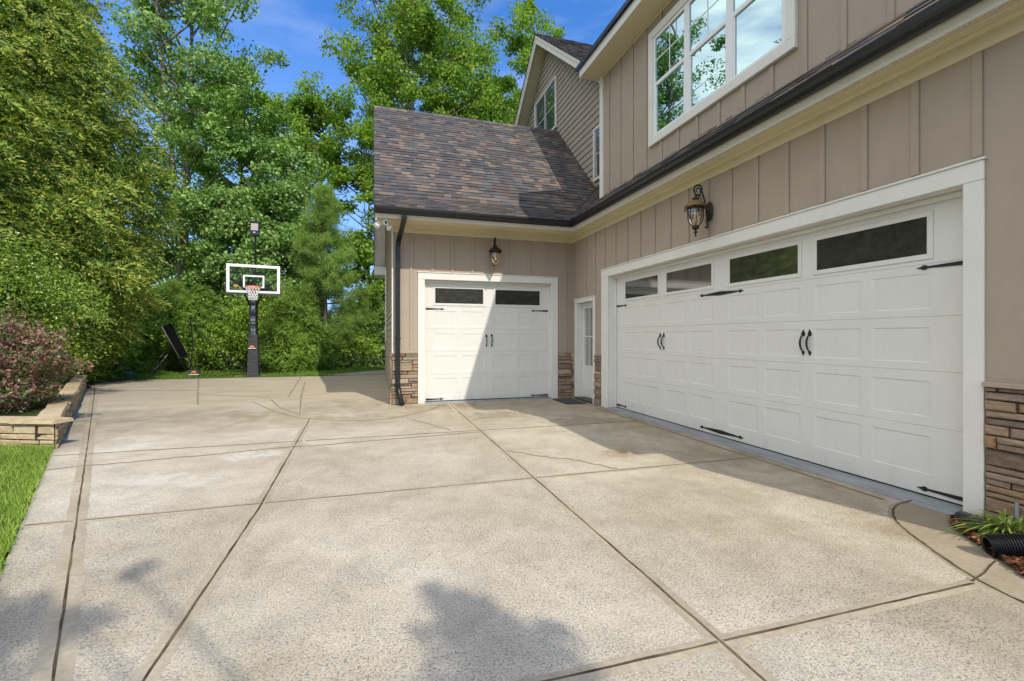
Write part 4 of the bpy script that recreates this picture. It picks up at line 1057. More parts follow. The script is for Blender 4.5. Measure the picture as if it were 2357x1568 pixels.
def frond_tree(name, label, x, y, h, prof, nsp, leaf, seed, L=(.30, .62), group=None, tr=.2, k=11, lw=.05, ll=.13, droop=.25, cat='tree', core=6000):
    """evergreen built of flat feathery sprays"""
    global nr; nr = np.random.default_rng(seed)
    root = thing(name, label, cat, (x, y, 0), group)
    m = MB(); trunk_tube(m, [(x, y, 0), (x+.05, y, h*.4), (x, y+.05, h*.8), (x, y, h*.97)], tr, .02); m.build('trunk', M['bark'], root, smooth=True)
    zz = nr.uniform(0, 1, nsp*3); pr = np.interp(zz*h, [p[0] for p in prof], [p[1] for p in prof])
    keep = nr.uniform(0, 1, nsp*3) < pr/pr.max(); zz = (zz*h)[keep][:nsp]; pr = pr[keep][:nsp]; n = len(zz)
    az = nr.uniform(0, 2*np.pi, n)
    lump = 1+.10*np.sin(az*3+zz*1.1+seed)+.08*np.sin(az*7-zz*2.9)+.06*np.sin(zz*5.3+az*4)+.05*np.sin(az*13+zz*7)
    dpt = 1-np.abs(nr.normal(0, .16, n))
    R = pr*lump*dpt
    O = np.stack([np.cos(az), np.sin(az), np.zeros(n)], 1)
    base = np.array([x, y, 0])+O*R[:, None]+np.stack([np.zeros(n)]*2+[zz], 1)
    side = np.stack([-np.sin(az), np.cos(az), np.zeros(n)], 1)
    yaw = nr.normal(0, .85, n)[:, None]
    D = O*np.cos(yaw)*.7+side*np.sin(yaw); D[:, 2] += nr.normal(-.12, .42, n); D /= np.linalg.norm(D, axis=1)[:, None]
    Nn = np.cross(D, np.cross(np.array([0, 0, .45])+O*.85+rnd_dirs(n)*.6, D)); Nn /= np.linalg.norm(Nn, axis=1)[:, None]
    S = np.cross(Nn, D); Ls = nr.uniform(*L, n)
    out = []
    for j in range(k):
        q = (j+.5)/k; sg = 1 if j % 2 else -1
        wv = (1-q)*.42+.05
        P = base+D*(Ls*q)[:, None]+S*(sg*Ls*wv*.5)[:, None]; P[:, 2] -= droop*Ls*q*q
        T = D*.75+S*sg*.75*(1-q*.6)+rnd_dirs(n)*.15; T[:, 2] -= .25*q
        out.append(leafquads(P, ll, lw/ll, 0, Nn+rnd_dirs(n)*.35, T))
    if core:
        a = nr.uniform(0, 2*np.pi, core); z = nr.uniform(.02, .97, core)*h; rr = np.interp(z, [p[0] for p in prof], [p[1] for p in prof])*np.sqrt(nr.uniform(0, .6, core))
        out.append(leafquads(np.stack([x+rr*np.cos(a), y+rr*np.sin(a), z], 1), .26, .5, .3))
    npmesh('crown', np.concatenate(out), leaf, root)
    return root
def shrub(name, label, x, y, z0, rx, ry, h, n, ls, leaf, seed, asp=.6, group=None, cat='shrub', lump=.2, spikes=0, leaf2=None, upb=.6):
    global nr; nr = np.random.default_rng(seed); R = random.Random(seed)
    root = thing(name, label, cat, (x, y, z0), group)
    m = MB()
    for i in range(14):
        a = R.uniform(0, 6.28); q = R.uniform(.3, .85)
        m.tube([(x+.05*math.cos(a), y+.05*math.sin(a), z0), (x+rx*q*.5*math.cos(a), y+ry*q*.5*math.sin(a), z0+h*.45), (x+rx*q*math.cos(a), y+ry*q*math.sin(a), z0+h*R.uniform(.6, .9))], [.018, .012, .004], 5)
    m.build('stems', M['bark'], root)
    d = rnd_dirs(n); d[:, 2] = np.abs(d[:, 2])*np.where(nr.uniform(0, 1, n) < .25, -1, 1)
    az = np.arctan2(d[:, 1], d[:, 0])
    lm = 1+lump*np.sin(az*4+d[:, 2]*3+seed)+lump*.7*np.sin(az*7-d[:, 2]*6+seed*3)+lump*.6*np.sin(d[:, 2]*11+az*3)
    rad = (1-np.abs(nr.normal(0, .17, n)))*lm
    P = d*rad[:, None]*np.array([rx, ry, h*.5])+np.array([x, y, z0+h*.5]); P[:, 2] = np.maximum(P[:, 2], z0+.02)
    V = [leafquads(P, ls, asp, upb)]
    for i in range(spikes):
        a = R.uniform(0, 6.28); q = R.uniform(.3, 1); b = np.array([x+rx*q*math.cos(a), y+ry*q*math.sin(a), z0+h*(.5+.5*math.sqrt(1-q*q*.9))])
        t_ = nr.uniform(0, 1, 22)[:, None]; dr_ = np.array([math.cos(a)*.35, math.sin(a)*.35, 1])*R.uniform(.15, .38)
        V.append(leafquads(b+dr_*t_+nr.normal(0, .015, (22, 3)), ls, asp, upb))
    npmesh('foliage', np.concatenate(V), leaf, root)
    return root
CG = 'tall yellow-green cedars at the left'
prof = [(0, 1.6), (1.2, 2.4), (2.6, 3.2), (5, 3.5), (8, 2.9), (11, 1.8), (13.5, 1.2), (15.5, .2)]
frond_tree('cedar_tree', 'huge yellow-green feathery cedar rising behind the planter at the left', -9.6, 15.6, 15.5, prof, 15000, M['cedar'], 31, group=CG, k=13, core=26000, droop=.45, L=(.30, .60), lw=.042, ll=.12)
frond_tree('cedar_tree', 'second feathery cedar cut by the left edge of the photo', -10.3, 12.4, 13.0, [(p[0]*.84, p[1]*.95) for p in prof], 9000, M['cedar'], 32, group=CG, k=13, core=16000, droop=.45, L=(.30, .60), lw=.042, ll=.12)
TG = 'deciduous trees beyond the court'
tree('poplar_tree', 'tall thin-crowned tree with pale forked trunk right of the cedar', -8.7, 25.5, 24, 3.7, 5.5, 100, 320, .16, M['poplar'], M['pale_bark'], 3, tr=.24, clr=.95, group=TG, forks=2, sh=(.25, 1.0))
tree('maple_tree', 'dense green maple behind the hoop backboard', -5.4, 24.0, 12.5, 3.3, 1.6, 95, 560, .155, M['poplar'], M['bark'], 5, tr=.16, clr=.95, group=TG)
tree('maple_tree', 'leafy low-branched maple just behind the return net', -4.3, 22.8, 8.0, 2.3, .9, 75, 450, .14, M['poplar'], M['bark'], 17, tr=.11, clr=.8, group=TG)
tree('poplar_tree', 'tall broad tree hidden behind the feathery cedar', -17.2, 24.0, 20, 4.4, 4.0, 100, 420, .18, M['poplar'], M['pale_bark'], 19, tr=.24, clr=1.05, group=TG)
tree('maple_tree', 'rounded green maple right of the pale forked trunk', -7.2, 29.5, 16.5, 3.4, 3.0, 85, 430, .18, M['maple'], M['bark'], 6, tr=.2, clr=1.05, group=TG)
tree('maple_tree', 'shaded maple low between the cedar and the pale trunk', -11.6, 26.0, 9.5, 3.2, 1.5, 70, 420, .165, M['poplar'], M['bark'], 8, tr=.16, clr=.95, group=TG)
tree('maple_tree', 'bright maple towering behind the left end of the shingle roof', 3.1, 27.0, 23.5, 5.5, 7.5, 215, 420, .165, M['bright'], M['pale_bark'], 9, tr=.26, clr=1.12, group=TG, forks=3, sh=(.3, 1.0))
tree('maple_tree', 'bright maple behind the steep house gable', 7.6, 29.0, 21.0, 4.6, 4.0, 150, 420, .17, M['bright'], M['pale_bark'], 10, tr=.22, clr=1.0, group=TG, forks=2, sh=(.3, 1.0))
tree('maple_tree', 'treetop showing just beyond the peak of the steep gable', 11.0, 30.0, 24.5, 1.9, 14.0, 40, 400, .17, M['bright'], M['bark'], 23, tr=.16, clr=.8, group=TG)
tree('maple_tree', 'sunlit maple beside the rear corner of the small garage', -0.25, 23.2, 11.5, 1.5, .6, 75, 420, .14, M['bright'], M['bark'], 12, tr=.12, clr=.75, group=TG)
tree('maple_tree', 'slender leafy tree left of the garage ridge', -3.1, 31.0, 17.0, 2.3, 10.8, 50, 330, .18, M['maple'], M['bark'], 14, tr=.16, clr=.95, group=TG)
# young pine
def pine(name, label, x, y, h, r, ntuft, seed, group=None):
    global nr; nr = np.random.default_rng(seed); R = random.Random(seed)
    root = thing(name, label, 'tree', (x, y, 0), group)
    m = MB(); trunk_tube(m, [(x, y, 0), (x+.04, y, h*.35), (x-.03, y, h*.7), (x, y, h)], .12, .015); m.build('trunk', M['bark'], root, smooth=True)
    m = MB(); tips = []
    z = h*.13
    while z < h*.98:
        L_ = r*(1-(z/h)**1.6)*R.uniform(.75, 1.1)+.15
        for j in range(6):
            a = R.uniform(0, 6.28); e = (x+L_*math.cos(a), y+L_*math.sin(a), z+L_*.28)
            m.tube([(x, y, z), (x+L_*.5*math.cos(a), y+L_*.5*math.sin(a), z+.05*L_), e], [.025, .015, .005], 4)
            for q in np.linspace(.3, 1.02, 6):
                tips.append((x+L_*q*math.cos(a)+R.gauss(0, .12*L_*q), y+L_*q*math.sin(a)+R.gauss(0, .12*L_*q), z+L_*.28*q*q+R.uniform(-.05, .12)))
        z += .30+.1*R.random()
    m.build('branches', M['bark'], root)
    T0 = np.array(tips); T0 = T0[nr.integers(0, len(T0), ntuft)]+nr.normal(0, .09, (ntuft, 3))
    kk = 15; P = np.repeat(T0, kk, 0); dd = rnd_dirs(len(P), .55)
    V = leafquads(P+dd*.10, .24, .055, 0, np.cross(dd, rnd_dirs(len(P))), dd)
    npmesh('crown', V, M['pine'], root); return root
pine('pine_tree', 'soft light green young pine right of the hoop', -1.95, 20.4, 7.4, 2.0, 5200, 41, 'young pines')
pine('pine_tree', 'small young pine left of the return net', -7.8, 21.5, 3.4, 1.6, 2400, 42, 'young pines')
frond_tree('juniper', 'dense dark green juniper bush just right of the hoop pole', -2.95, 19.4, 3.3, [(0, 1.0), (.6, 1.25), (1.5, 1.05), (2.6, .6), (3.3, .15)], 3600, M['juniper'], 51, L=(.18, .34), tr=.06, k=9, lw=.03, ll=.08, core=1500, cat='shrub')
frond_tree('juniper', 'dull green juniper bush left of the return net', -6.5, 21.0, 3.4, [(0, .9), (.6, 1.1), (1.8, .9), (3.4, .1)], 2400, M['juniper'], 52, L=(.18, .34), tr=.06, k=9, lw=.035, ll=.09, core=1200, cat='shrub')
# thicket behind the court
UG = 'bushes along the back edge of the court'
bush = [(-10.0, 19.2, 1.5, 1.6), (-9.0, 19.9, 1.1, 1.3), (-7.6, 20.9, 1.2, 2.0), (-5.9, 22.0, 1.6, 3.0), (-4.6, 20.6, 1.4, 2.7), (-5.5, 20.3, 1.0, 1.5), (-3.7, 22.4, 1.4, 3.2), (-0.9, 20.9, 1.2, 1.5), (-2.0, 23.5, 1.5, 2.2), (0.6, 23.0, 1.6, 2.8), (-9.4, 22.5, 1.8, 3.0), (-12.8, 21.5, 2.2, 3.6), (2.2, 22.8, 1.4, 2.0), (-8.9, 17.6, .8, .9)]
blab = ['broad dark bush under the cedar', 'low dense bush beside the blue tub', 'leafy bush behind the tilted rebounder', 'tall bush behind the return net', 'leafy bush left of the hoop pole', 'low bush under the return net', 'tall bush directly behind the hoop', 'low bush below the young pine', 'bush behind the young pine', 'bush at the rear corner of the small garage', 'bush between the cedar and the rebounder', 'tall dark bush behind the cedar trunk', 'bush hidden behind the small garage', 'tiny bush at the edge of the pine straw']
for i, ((x, y, r, h), lb) in enumerate(zip(bush, blab)):
    shrub('bush', lb, x, y, 0, r, r*.9, h, int(2600+2200*r*h/2), .105, M['thicket'] if i % 3 else M['poplar'], 60+i, .65, UG, lump=.24)
# planter shrubs
shrub('purple_shrub', 'large purple and green leaved shrub at the front of the stone planter', -5.36, 8.28, .16, 1.00, 1.05, 1.42, 27000, .050, M['purple'], 81, .62, 'purple-leaved shrubs', spikes=40, lump=.12)
shrub('purple_shrub', 'farther purple leaved shrub along the stone wall', -7.0, 10.6, .26, .80, 1.2, 1.1, 11000, .046, M['purple'], 82, .62, 'purple-leaved shrubs', spikes=24, lump=.12)
shrub('privet_shrub', 'tall glossy green shrub behind the purple ones', -7.45, 11.9, .28, 1.75, 1.5, 2.9, 22000, .060, M['privet'], 83, .55, lump=.14, spikes=40)
shrub('lime_sprig_shrub', 'small lime green sprig poking past the purple shrub', -6.75, 12.35, .28, .55, .5, 1.15, 1500, .055, M['lime'], 84, .5, lump=.35, spikes=10)
# far woods: one mass
nr = np.random.default_rng(5)
n = 60000; a = nr.uniform(-55, 40, n); ydp = nr.uniform(38, 52, n)
hh = 5.5+1.8*np.sin(a*.35)+1.2*np.sin(a*.9+1)+.8*np.sin(a*2.1)
P = np.stack([a, ydp, nr.uniform(0, 1, n)**.8*hh], 1)
o = npmesh('far_woods', leafquads(P, .55, .7), M['thicket']); tag(o, kind='stuff'); o['label'] = 'distant dark woods seen between the nearer trees'; o['category'] = 'woods'
# bare dead tree in the gap
root = thing('dead_tree', 'bare dead tree with curved twigs in the sky gap by the garage', 'tree', (-2.9, 26.5, 0))
m = MB(); trunk_tube(m, [(-2.9, 26.5, 0), (-2.95, 26.5, 4), (-2.85, 26.5, 8.5), (-2.9, 26.5, 11.5)], .11, .03); m.build('trunk', M['bark'], root)
m = MB(); R = random.Random(3)
for i in range(16):
    z = 3.2+i*.42; s = 1 if R.random() < .72 else -1; Ln = R.uniform(1.0, 2.6)
    P = [(-2.9+s*Ln*q, 26.5+R.uniform(-.2, .2), z+Ln*(.55*q-.35*q*q*R.uniform(.5, 2))) for q in (0, .3, .6, .85, 1)]
    m.tube(P, [.035, .028, .02, .012, .005], 5)
    for j in (1, 2, 3): m.tube([P[j], (P[j][0]+s*.35, P[j][1], P[j][2]+R.uniform(-.3, .5)), (P[j][0]+s*.6, P[j][1], P[j][2]+R.uniform(-.4, .7))], [.012, .009, .003], 4)
m.build('branches', M['bark'], root)
# tree behind the camera whose crown shades the foreground
def shade_tree():
    global nr; nr = np.random.default_rng(77)
    root = thing('shade_tree', 'leafy tree standing behind the viewer, seen only by its shadow', 'tree', (4.2, -7.2, 0))
    cl = [(0.36, 2.35, 7.4, .14), (0.48, 2.15, 7.4, .17), (0.42, 1.95, 7.0, .24), (0.72, 1.90, 7.2, .15), (0.62, 1.68, 7.0, .26), (0.32, 1.62, 6.8, .22), (-.05, 1.66, 6.8, .16), (-.35, 1.58, 7.0, .20), (.6, 1.38, 7, .24),
          (-1.62, 2.75, 7.2, .22), (-1.32, 2.62, 7.6, .15), (-1.75, 2.40, 7.3, .28), (-1.30, 3.12, 7.3, .10), (-1.5, 2.1, 7.0, .3), (-2.0, 3.0, 7.0, .18)]
    R = random.Random(9)
    for i in range(40): cl.append((R.uniform(-2.2, 3.2), R.uniform(-4.0, 0.0), R.uniform(6.2, 9), .75))
    m = MB(); trunk_tube(m, [(4.2, -7.2, 0), (3.9, -7.1, 3.5), (3.5, -6.9, 6.5), (3.2, -6.7, 9)], .2, .05); m.build('trunk', M['bark'], root)
    m = MB(); Ps = []
    for gx, gy, z, r in cl:
        c = (gx+.30*z, gy-.93*z, z)
        m.tube([(3.7, -7.0, min(z-1.5, 6)), ((3.7+c[0])/2, (-7+c[1])/2, z-.5), c], [.05, .03, .01], 5)
        k = int(520*r*r/.16) if r < .5 else 900
        Ps.append(np.array(c)+rnd_dirs(k)*(nr.uniform(0, 1, k)**.5*r)[:, None])
    m.build('branches', M['bark'], root)
    npmesh('crown', leafquads(np.concatenate(Ps), .10, .7), M['maple'], root)
shade_tree()

# ------------------------------------------------------------------ basketball hoop
hoop = thing('basketball_hoop', 'basketball hoop with clear white-framed backboard and padded black pole', 'basketball hoop', (-3.87, 17.36, 0))
hx, hy = -3.87, 17.36
yaw = math.radians(9.1); rv = Vector((math.cos(yaw), math.sin(yaw), 0)); fv = Vector((math.sin(yaw), -math.cos(yaw), 0))   # board right, board front
bc = Vector((-3.70, 16.60, 0)); Z0, Z1 = 2.76, 3.665; HW = .755
def FBk(u, z, n): p = bc+rv*u+fv*n; return (p.x, p.y, z)
def obx(m, F, u0, u1, z0, z1, n0, n1, mi=0):
    m.hexa([F(u0, z0, n0), F(u1, z0, n0), F(u1, z0, n1), F(u0, z0, n1), F(u0, z1, n0), F(u1, z1, n0), F(u1, z1, n1), F(u0, z1, n1)], mi)
PAD = NT('black_vinyl_pad'); PAD.col((0.042, 0.042, 0.045)); PAD.set(0.45); PAD.bump(PAD.noise(7, 4, stretch=(1, 1, 3)), .6, .03); PAD = PAD.m
POLE_REFL = NT('pole_reflection_grey'); POLE_REFL.col(POLE_REFL.ramp(POLE_REFL.noise(6, 3, stretch=(.2, .2, 1)), [(0.40, (0.03, 0.04, 0.055)), (0.5, (0.18, 0.21, 0.25)), (0.6, (0.32, 0.35, 0.38))])); POLE_REFL.set(0.4); POLE_REFL = POLE_REFL.m  # blue-grey reflections on the glossy black pole, painted as mottled colour
WP = NT('white_board_paint'); WP.col((0.85, 0.85, 0.86)); WP.set(0.4); WP = WP.m
OR = NT('orange_paint'); OR.col((0.75, 0.13, 0.03)); OR.set(0.4); OR = OR.m
LG = NT('orange_logo'); LG.col((0.85, 0.27, 0.07)); LG.set(0.5); LG = LG.m
NETW = NT('white_cord'); NETW.col((0.85, 0.83, 0.82)); NETW.set(0.8); NETW = NETW.m
m = MB(); pz = 1.43
def ring(z, wd): return [(hx-wd/2, hy-wd/2, z), (hx+wd/2, hy-wd/2, z), (hx+wd/2, hy+wd/2, z), (hx-wd/2, hy+wd/2, z)]
lv = [(0, .345), (.12, .335), (.14, .32), (.40, .31), (1.40, .265), (1.43, .25)]
for a, b in zip(lv[:-1], lv[1:]): m.hexa(ring(a[0], a[1])+ring(b[0], b[1]))
pad = m.build('pole_pad', PAD, hoop)
def logo(m, F, u, z, s, n=0):
    P = [(u+s*math.cos(t)*1.0, z+s*.75*math.sin(t)) for t in [math.radians(a) for a in range(0, 181, 18)]]
    P += [(u-s, z-s*.35), (u-s*.35, z-s*.35), (u-s*.45, z), (u-s*.1, z+s*.2), (u+s*.15, z-.1*s), (u+s*.1, z-s*.35), (u+s*.75, z-s*.35)]
    m.prism(P, F, n, n+.006)
FP = lambda u, z, n: (hx+u, hy-.160-n, z)
m = MB(); logo(m, FP, -.02, 1.01, .065, 0); m.build('logo', LG, pad)
m = MB(); m.box(hx-.13, hx+.10, hy-.170, hy-.163, .955, .975); m.build('logo_underline', WP, pad)
m = MB(); m.bbox(hx-.105, hx+.105, hy-.10, hy+.10, 1.43, 3.05, .012); pl = m.build('pole', M['black'], hoop)
m = MB(); m.box(hx-.072, hx+.072, hy-.108, hy-.10, 1.44, 2.85); m.build('pole_reflection', POLE_REFL, pl)
for zz in (2.42, 2.62, 2.05, 1.85):
    m = MB(); m.box(hx-.1, hx+.1, hy-.116, hy-.109, zz, zz+.03); m.build('pole_strap', M['black'], pl)
m = MB(); fw = .085
obx(m, FBk, -HW, HW, Z1-fw, Z1, -.02, .02); obx(m, FBk, -HW, HW, Z0, Z0+fw*.8, -.02, .02)
obx(m, FBk, -HW, -HW+fw, Z0+fw*.8, Z1-fw, -.02, .02); obx(m, FBk, HW-fw, HW, Z0+fw*.8, Z1-fw, -.02, .02)
bb = m.build('backboard', WP, hoop)
m = MB(); m.face([FBk(-HW+fw, Z0+fw*.8, 0), FBk(HW-fw, Z0+fw*.8, 0), FBk(HW-fw, Z1-fw, 0), FBk(-HW+fw, Z1-fw, 0)]); m.build('glass_pane', M['clear'], bb)
m = MB(); q = .30; a0, a1 = 2.93, 3.33; t_ = .05
obx(m, FBk, -q, q, a1-t_, a1, .003, .008); obx(m, FBk, -q, q, a0, a0+t_, .003, .008); obx(m, FBk, -q, -q+t_, a0+t_, a1-t_, .003, .008); obx(m, FBk, q-t_, q, a0+t_, a1-t_, .003, .008)
m.build('target_square', WP, bb)
m = MB(); obx(m, FBk, -HW-.035, HW+.035, Z0-.07, Z0-.002, -.05, .05); obx(m, FBk, -HW-.035, -HW-.002, Z0-.002, Z0+.30, -.05, .05); obx(m, FBk, HW+.002, HW+.035, Z0-.002, Z0+.30, -.05, .05)
m.build('edge_padding', PAD, bb)
m = MB(); logo(m, FBk, -.50, 2.965, .065, .003); m.build('logo', LG, bb)
m = MB()
for s in (-1, 1):
    m.tube([(hx+s*.07, hy-.1, 2.80), FBk(s*HW*.88, 3.20, -.03)], .022, 6)
    m.tube([(hx+s*.07, hy-.1, 2.80), FBk(s*.28, 2.85, -.03)], .03, 6)
    m.tube([(hx+s*.07, hy-.1, 2.30), FBk(s*.28, 2.80, -.03)], .025, 6)
m.build('support_arm', M['black'], hoop)
m = MB(); rc = bc+fv*.38; zr = 2.93; N_ = 32
m.tube([(rc.x+.229*math.cos(2*math.pi*i/N_), rc.y+.229*math.sin(2*math.pi*i/N_), zr) for i in range(N_+1)], .013, 8)
obx(m, FBk, -.10, .10, 2.78, 2.96, .02, .04); obx(m, FBk, -.08, .08, 2.905, 2.935, .04, .16)
for s in (-1, 1): m.tube([FBk(s*.07, 2.80, .04), FBk(s*.12, 2.915, .18)], .012, 5)
rim = m.build('rim', OR, hoop)
m = MB(); K = 12
for sg in (1, -1):
    for k in range(K):
        P = []
        for i in range(9):
            q = i/8; r = .229*(1-q)**1.0+.115*q+(-.03*math.sin(q*math.pi)); a = 2*math.pi*(k+sg*q*2.2)/K
            P.append((rc.x+r*math.cos(a), rc.y+r*math.sin(a), zr-.42*q))
        m.tube(P, .0075, 5)
m.build('net', NETW, hoop)
# floodlight
fl = thing('floodlight', 'black floodlight on a thin mast above the backboard', 'floodlight', (-3.80, 17.25, 2.9))
m = MB(); m.tube([(-3.80, 17.25, 2.8), (-3.80, 17.25, 4.72)], .024, 8); m.lathe([(.0, 0), (.05, 0), (.05, .04), (0, .04)], (-3.80, 17.25, 4.02), 10); m.tube([(-3.93, 17.25, 4.72), (-3.67, 17.25, 4.72)], .015, 6); m.build('mast', M['black'], fl)
FLF = lambda u, z, n: (-3.80+u, 17.18-n+(z-4.8)*.12, z)
m = MB(); obx(m, FLF, -.14, .14, 4.74, 5.17, -.06, .06); obx(m, FLF, -.15, .15, 5.15, 5.20, -.07, .09)
hd = m.build('lamp_housing', M['black'], fl)
GLW = NT('lamp_reflector'); GLW.col((0.55, 0.50, 0.42)); GLW.set(0.25, .6); GLW = GLW.m
m = MB()
for i in range(4): obx(m, FLF, -.105, .105, 4.90+i*.06, 4.945+i*.06, .06, .066)
m.build('led_strip', GLW, hd)
m = MB(); logo(m, FLF, 0, 4.82, .03, .06); m.build('logo', WP, hd)
# return net guard
ng = thing('return_net', 'black ball return net on bowed poles behind the hoop', 'net', (-5.84, 17.8, 0))
BLK = NT('black_cord'); BLK.col((0.006, 0.006, 0.006)); BLK.set(0.9, 0.1); BLK = BLK.m
LT = Vector((-5.95, 18.0, 2.02)); LB = Vector((-5.86, 17.75, 0.06)); RB_ = Vector((-2.75, 19.3, .05)); RT = Vector((-2.72, 19.35, 1.82)); TC = Vector((-4.05, 17.5, 2.62)); BC = Vector((-4.05, 17.5, .10))
m = MB(); m.tube([LB, LB+Vector((.02, 0, .35)), LB+Vector((.06, .1, .9)), LB+Vector((-.0, .2, 1.5)), LT], .020, 8); m.build('side_pole', M['black'], ng)
m = MB(); m.tube([RB_, RB_+Vector((.02, 0, .9)), RT], .020, 8); m.tube([RT, RT+Vector((-.28, -.05, .05))], .03, 6); m.build('side_pole', M['black'], ng)
m = MB(); m.tube([LT+Vector((.12, 0, -.02)), LT+Vector((.30, -.1, -.50)), Vector((-5.2, 17.7, 1.15)), Vector((-4.7, 17.5, .62)), BC+Vector((0, 0, .1))], .018, 6); m.build('brace', M['black'], ng)
m = MB(); m.tube([LB, Vector((-5.0, 17.55, .04)), BC], .02, 6); m.tube([BC, RB_], .014, 5); m.build('base_bar', M['black'], ng)
m = MB(); m.tube([LT, TC], .008, 5); m.tube([TC, RT], .008, 5); m.build('top_cord', M['black'], ng)
m = MB(); nu, nvv = 30, 26
def net_pt(a, b): 
    T_ = LT.lerp(TC, a); Bm = LB.lerp(BC, a); p = T_.lerp(Bm, b); p.y += .25*math.sin(math.pi*b)*math.sin(math.pi*(a*.9+.05)); p.z -= .12*math.sin(math.pi*a)*(1-b); return p
for i in range(nu+1): m.tube([net_pt(i/nu, j/8) for j in range(9)], .0028, 3, caps=False)
for j in range(nvv+1): m.tube([net_pt(i/8, j/nvv) for i in range(9)], .0028, 3, caps=False)
def net_pt2(a, b):
    T_ = TC.lerp(RT, a); Bm = BC.lerp(RB_, a); p = T_.lerp(Bm, b); p.y += .3*math.sin(math.pi*b); return p
for i in range(nu+1): m.tube([net_pt2(i/nu, j/6) for j in range(7)], .0028, 3, caps=False)
for j in range(nvv+1): m.tube([net_pt2(i/6, j/nvv) for i in range(7)], .0028, 3, caps=False)
m.build('netting', BLK, ng)
FNB = lambda u, z, n: (-5.84+u, 17.68-n, z)
m = MB(); m.hexa([(-5.95, 17.62, 0), (-5.2, 17.5, 0), (-5.2, 17.62, 0), (-5.95, 17.74, 0), (-5.95, 17.62, .05), (-5.2, 17.5, .03), (-5.2, 17.62, .03), (-5.95, 17.74, .05)]); obx(m, FNB, -.04, .28, .05, .25, -.08, .0)
bx = m.build('weight_bag', PAD, ng)
m = MB(); logo(m, FNB, .12, .165, .07, .002); m.build('logo', LG, bx)
m = MB(); obx(m, FNB, -.03, .27, .085, .11, .002, .006); m.build('logo_underline', WP, bx)
# tilted rebounder
rb = thing('rebounder', 'black rectangular rebounder panel tilted on folding legs', 'rebounder', (-7.3, 18.4, 0))
Rv = Vector((math.cos(math.radians(-16.739)), math.sin(math.radians(-16.739)), 0)); Fv = Vector((-Rv.y, Rv.x, 0))
def at(px, py, s): return Vector((0, 0, 1.34))+Rv*((px-1178.5)/1059*s)+Fv*s+Vector((0, 0, (776-py)/1059*s))
TL, TR, BR_, BL = at(372.4, 752, 15.9), at(393.2, 744.7, 16.8), at(433.2, 820.7, 16.8), at(413.2, 824.7, 15.9)
pn = (TR-TL).cross(BL-TL).normalized()
m = MB(); m.tube([TL, TR, BR_, BL, TL], .022, 8); m.build('frame', M['black'], rb)
m = MB(); m.hexa([TL+pn*.01, TR+pn*.01, BR_+pn*.01, BL+pn*.01, TL-pn*.01, TR-pn*.01, BR_-pn*.01, BL-pn*.01]); m.build('net_panel', BLK, rb)
MR = TR.lerp(BR_, .52); ML = TL.lerp(BL, .52)
for a, e in ((MR, at(344.4, 865.5, 15.9)), (ML, at(352, 858, 16.6)), (BL.lerp(BR_, .1), at(430.8, 862, 16.6)), (BR_, at(448, 858, 17.0))):
    m = MB(); e = e.copy(); e.z = max(0.01, e.z); m.tube([a, e], .024, 6); m.build('leg', PAD, rb)
# blue tub
t = NT('blue_plastic'); t.col((0.16, 0.26, 0.33)); t.set(0.5)
bt = thing('plastic_tub', 'small pale blue plastic tub in the grass by the rebounder', 'tub', (-7.55, 17.75, 0))
m = MB(); m.lathe([(.0, .0), (.12, .0), (.145, .19), (.16, .20), (.15, .205), (.13, .19), (.11, .03), (0, .03)], (-7.55, 17.75, 0), 20); m.build('bucket', t.m, bt, smooth=True)
m = MB(); m.tube([(-7.70, 17.75, .19), (-7.66, 17.75, .27), (-7.55, 17.75, .30), (-7.44, 17.75, .27), (-7.40, 17.75, .19)], .006, 5); m.build('handle', M['black'], bt)

# ------------------------------------------------------------------ right-hand bed
def cpipe(name, label, pts, r, amp, per, smooth=False):
    P = []; Vp = [Vector(p) for p in pts]
    L_ = sum((b-a).length for a, b in zip(Vp[:-1], Vp[1:])); n = int(L_/per*4)
    # Catmull through points
    def cm(t):
        k = min(len(Vp)-2, int(t*(len(Vp)-1))); q = t*(len(Vp)-1)-k
        p0, p1, p2, p3 = Vp[max(0, k-1)], Vp[k], Vp[k+1], Vp[min(len(Vp)-1, k+2)]
        return .5*((2*p1)+(p2-p0)*q+(2*p0-5*p1+4*p2-p3)*q*q+(-p0+3*p1-3*p2+p3)*q**3)
    rs = []
    for i in range(n+1): P.append(cm(i/n)); rs.append(r+(amp if (i % 4) in (0, 1) else -amp))
    m = MB(); m.tube(P, rs, 20, caps=False)
    inner = [q-.006 for q in rs]; m.tube(P[:8], inner[:8], 20, caps=False)
    o = m.build(name, M['black'], None, tuple(pts[0])); return tag(o, label, 'drain pipe')
cpipe('corrugated_pipe', 'black corrugated drain pipe lying in the mulch in front of the striped plant', [(3.60, 1.86, .060), (3.68, 1.80, .080), (3.78, 1.70, .10), (3.92, 1.50, .10), (4.0, 1.2, .08)], .062, .006, .022)
m = MB(); m.tube([(4.08, 2.26, .035), (4.02, 2.14, .05), (3.96, 2.02, .055), (3.96, 1.85, .05)], .042, 14, caps=False)
o = m.build('downspout_extension', M['black'], None, (4.08, 2.26, 0), smooth=True); tag(o, 'smooth black drain pipe under the striped grass plant', 'drain pipe')
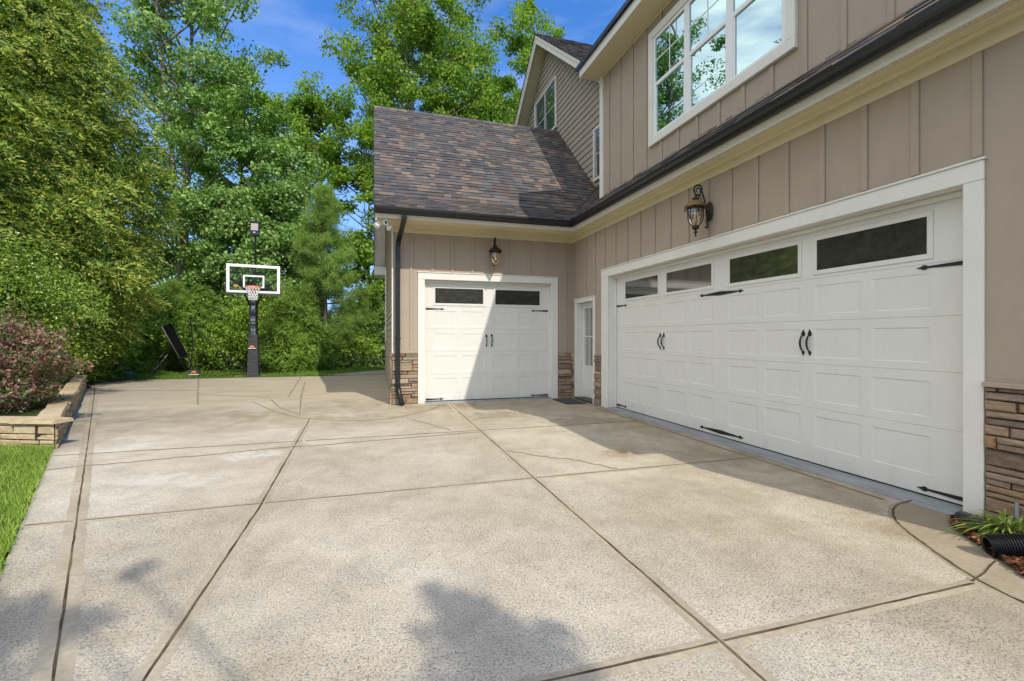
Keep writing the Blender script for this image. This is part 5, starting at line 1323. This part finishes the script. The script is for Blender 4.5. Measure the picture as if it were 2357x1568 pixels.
lp = thing('liriope_plant', 'clump of yellow-striped strap leaves in the mulch', 'plant', (4.0, 1.96, .02))
nr = np.random.default_rng(8); V = []
for i in range(110):
    a = nr.uniform(0, 2*np.pi); L_ = nr.uniform(.22, .42); el = nr.uniform(.5, 1.35); b = np.array([4.0+nr.normal(0, .03), 1.96+nr.normal(0, .04), .03])
    dh = np.array([math.cos(a), math.sin(a), 0]); sd = np.array([-math.sin(a), math.cos(a), 0])
    wv = nr.uniform(.005, .009); prev = None
    for j in range(7):
        q = j/6; p = b+dh*L_*math.cos(el)*q*(1+.3*q)+np.array([0, 0, L_*math.sin(el)*q-L_*.62*q*q]); ww = wv*(1-q**3)+.0008
        p[0] = min(p[0], 4.165)
        cur = (p-sd*ww, p+sd*ww)
        if prev is not None: V += [prev[0], prev[1], cur[1], cur[0]]
        prev = cur
npmesh('leaves', np.array(V), M['lirio'], lp)
m = MB(); m.lathe([(.001, 0), (.035, 0), (.025, .03), (.001, .05)], (4.0, 1.96, .0), 10); m.build('crown_base', M['lirio'], lp)
m = MB(); m.bbox(4.158, 4.17, 1.985, 2.005, .01, .22, .003)
o = m.build('plant_stake', M['sill'], None, (4.16, 1.99, 0)); tag(o, 'thin white stake standing against the stone behind the plant', 'stake')
for nm, lb, (x, y) in (('white_stone', 'small pale stone in the grass left of the hoop pole', (-4.35, 17.5)), ('fallen_leaf_pile', 'little heap of tan leaves at the right foot of the hoop pole', (-3.55, 17.42))):
    m = MB(); R = random.Random(len(nm))
    for i in range(7):
        cx, cy, s = x+R.uniform(-.07, .07), y+R.uniform(-.04, .04), R.uniform(.02, .045)
        m.mesh([(cx-s, cy, .01), (cx, cy-s*.7, .01), (cx+s, cy, .012), (cx, cy+s*.7, .012), (cx+R.uniform(-.01, .01), cy, .01+s*.8)], [(0, 1, 4), (1, 2, 4), (2, 3, 4), (3, 0, 4)])
    o = m.build(nm, M['sandstone'], None, (x, y, 0)); tag(o, lb, 'stone' if 'stone' in nm else 'leaves')
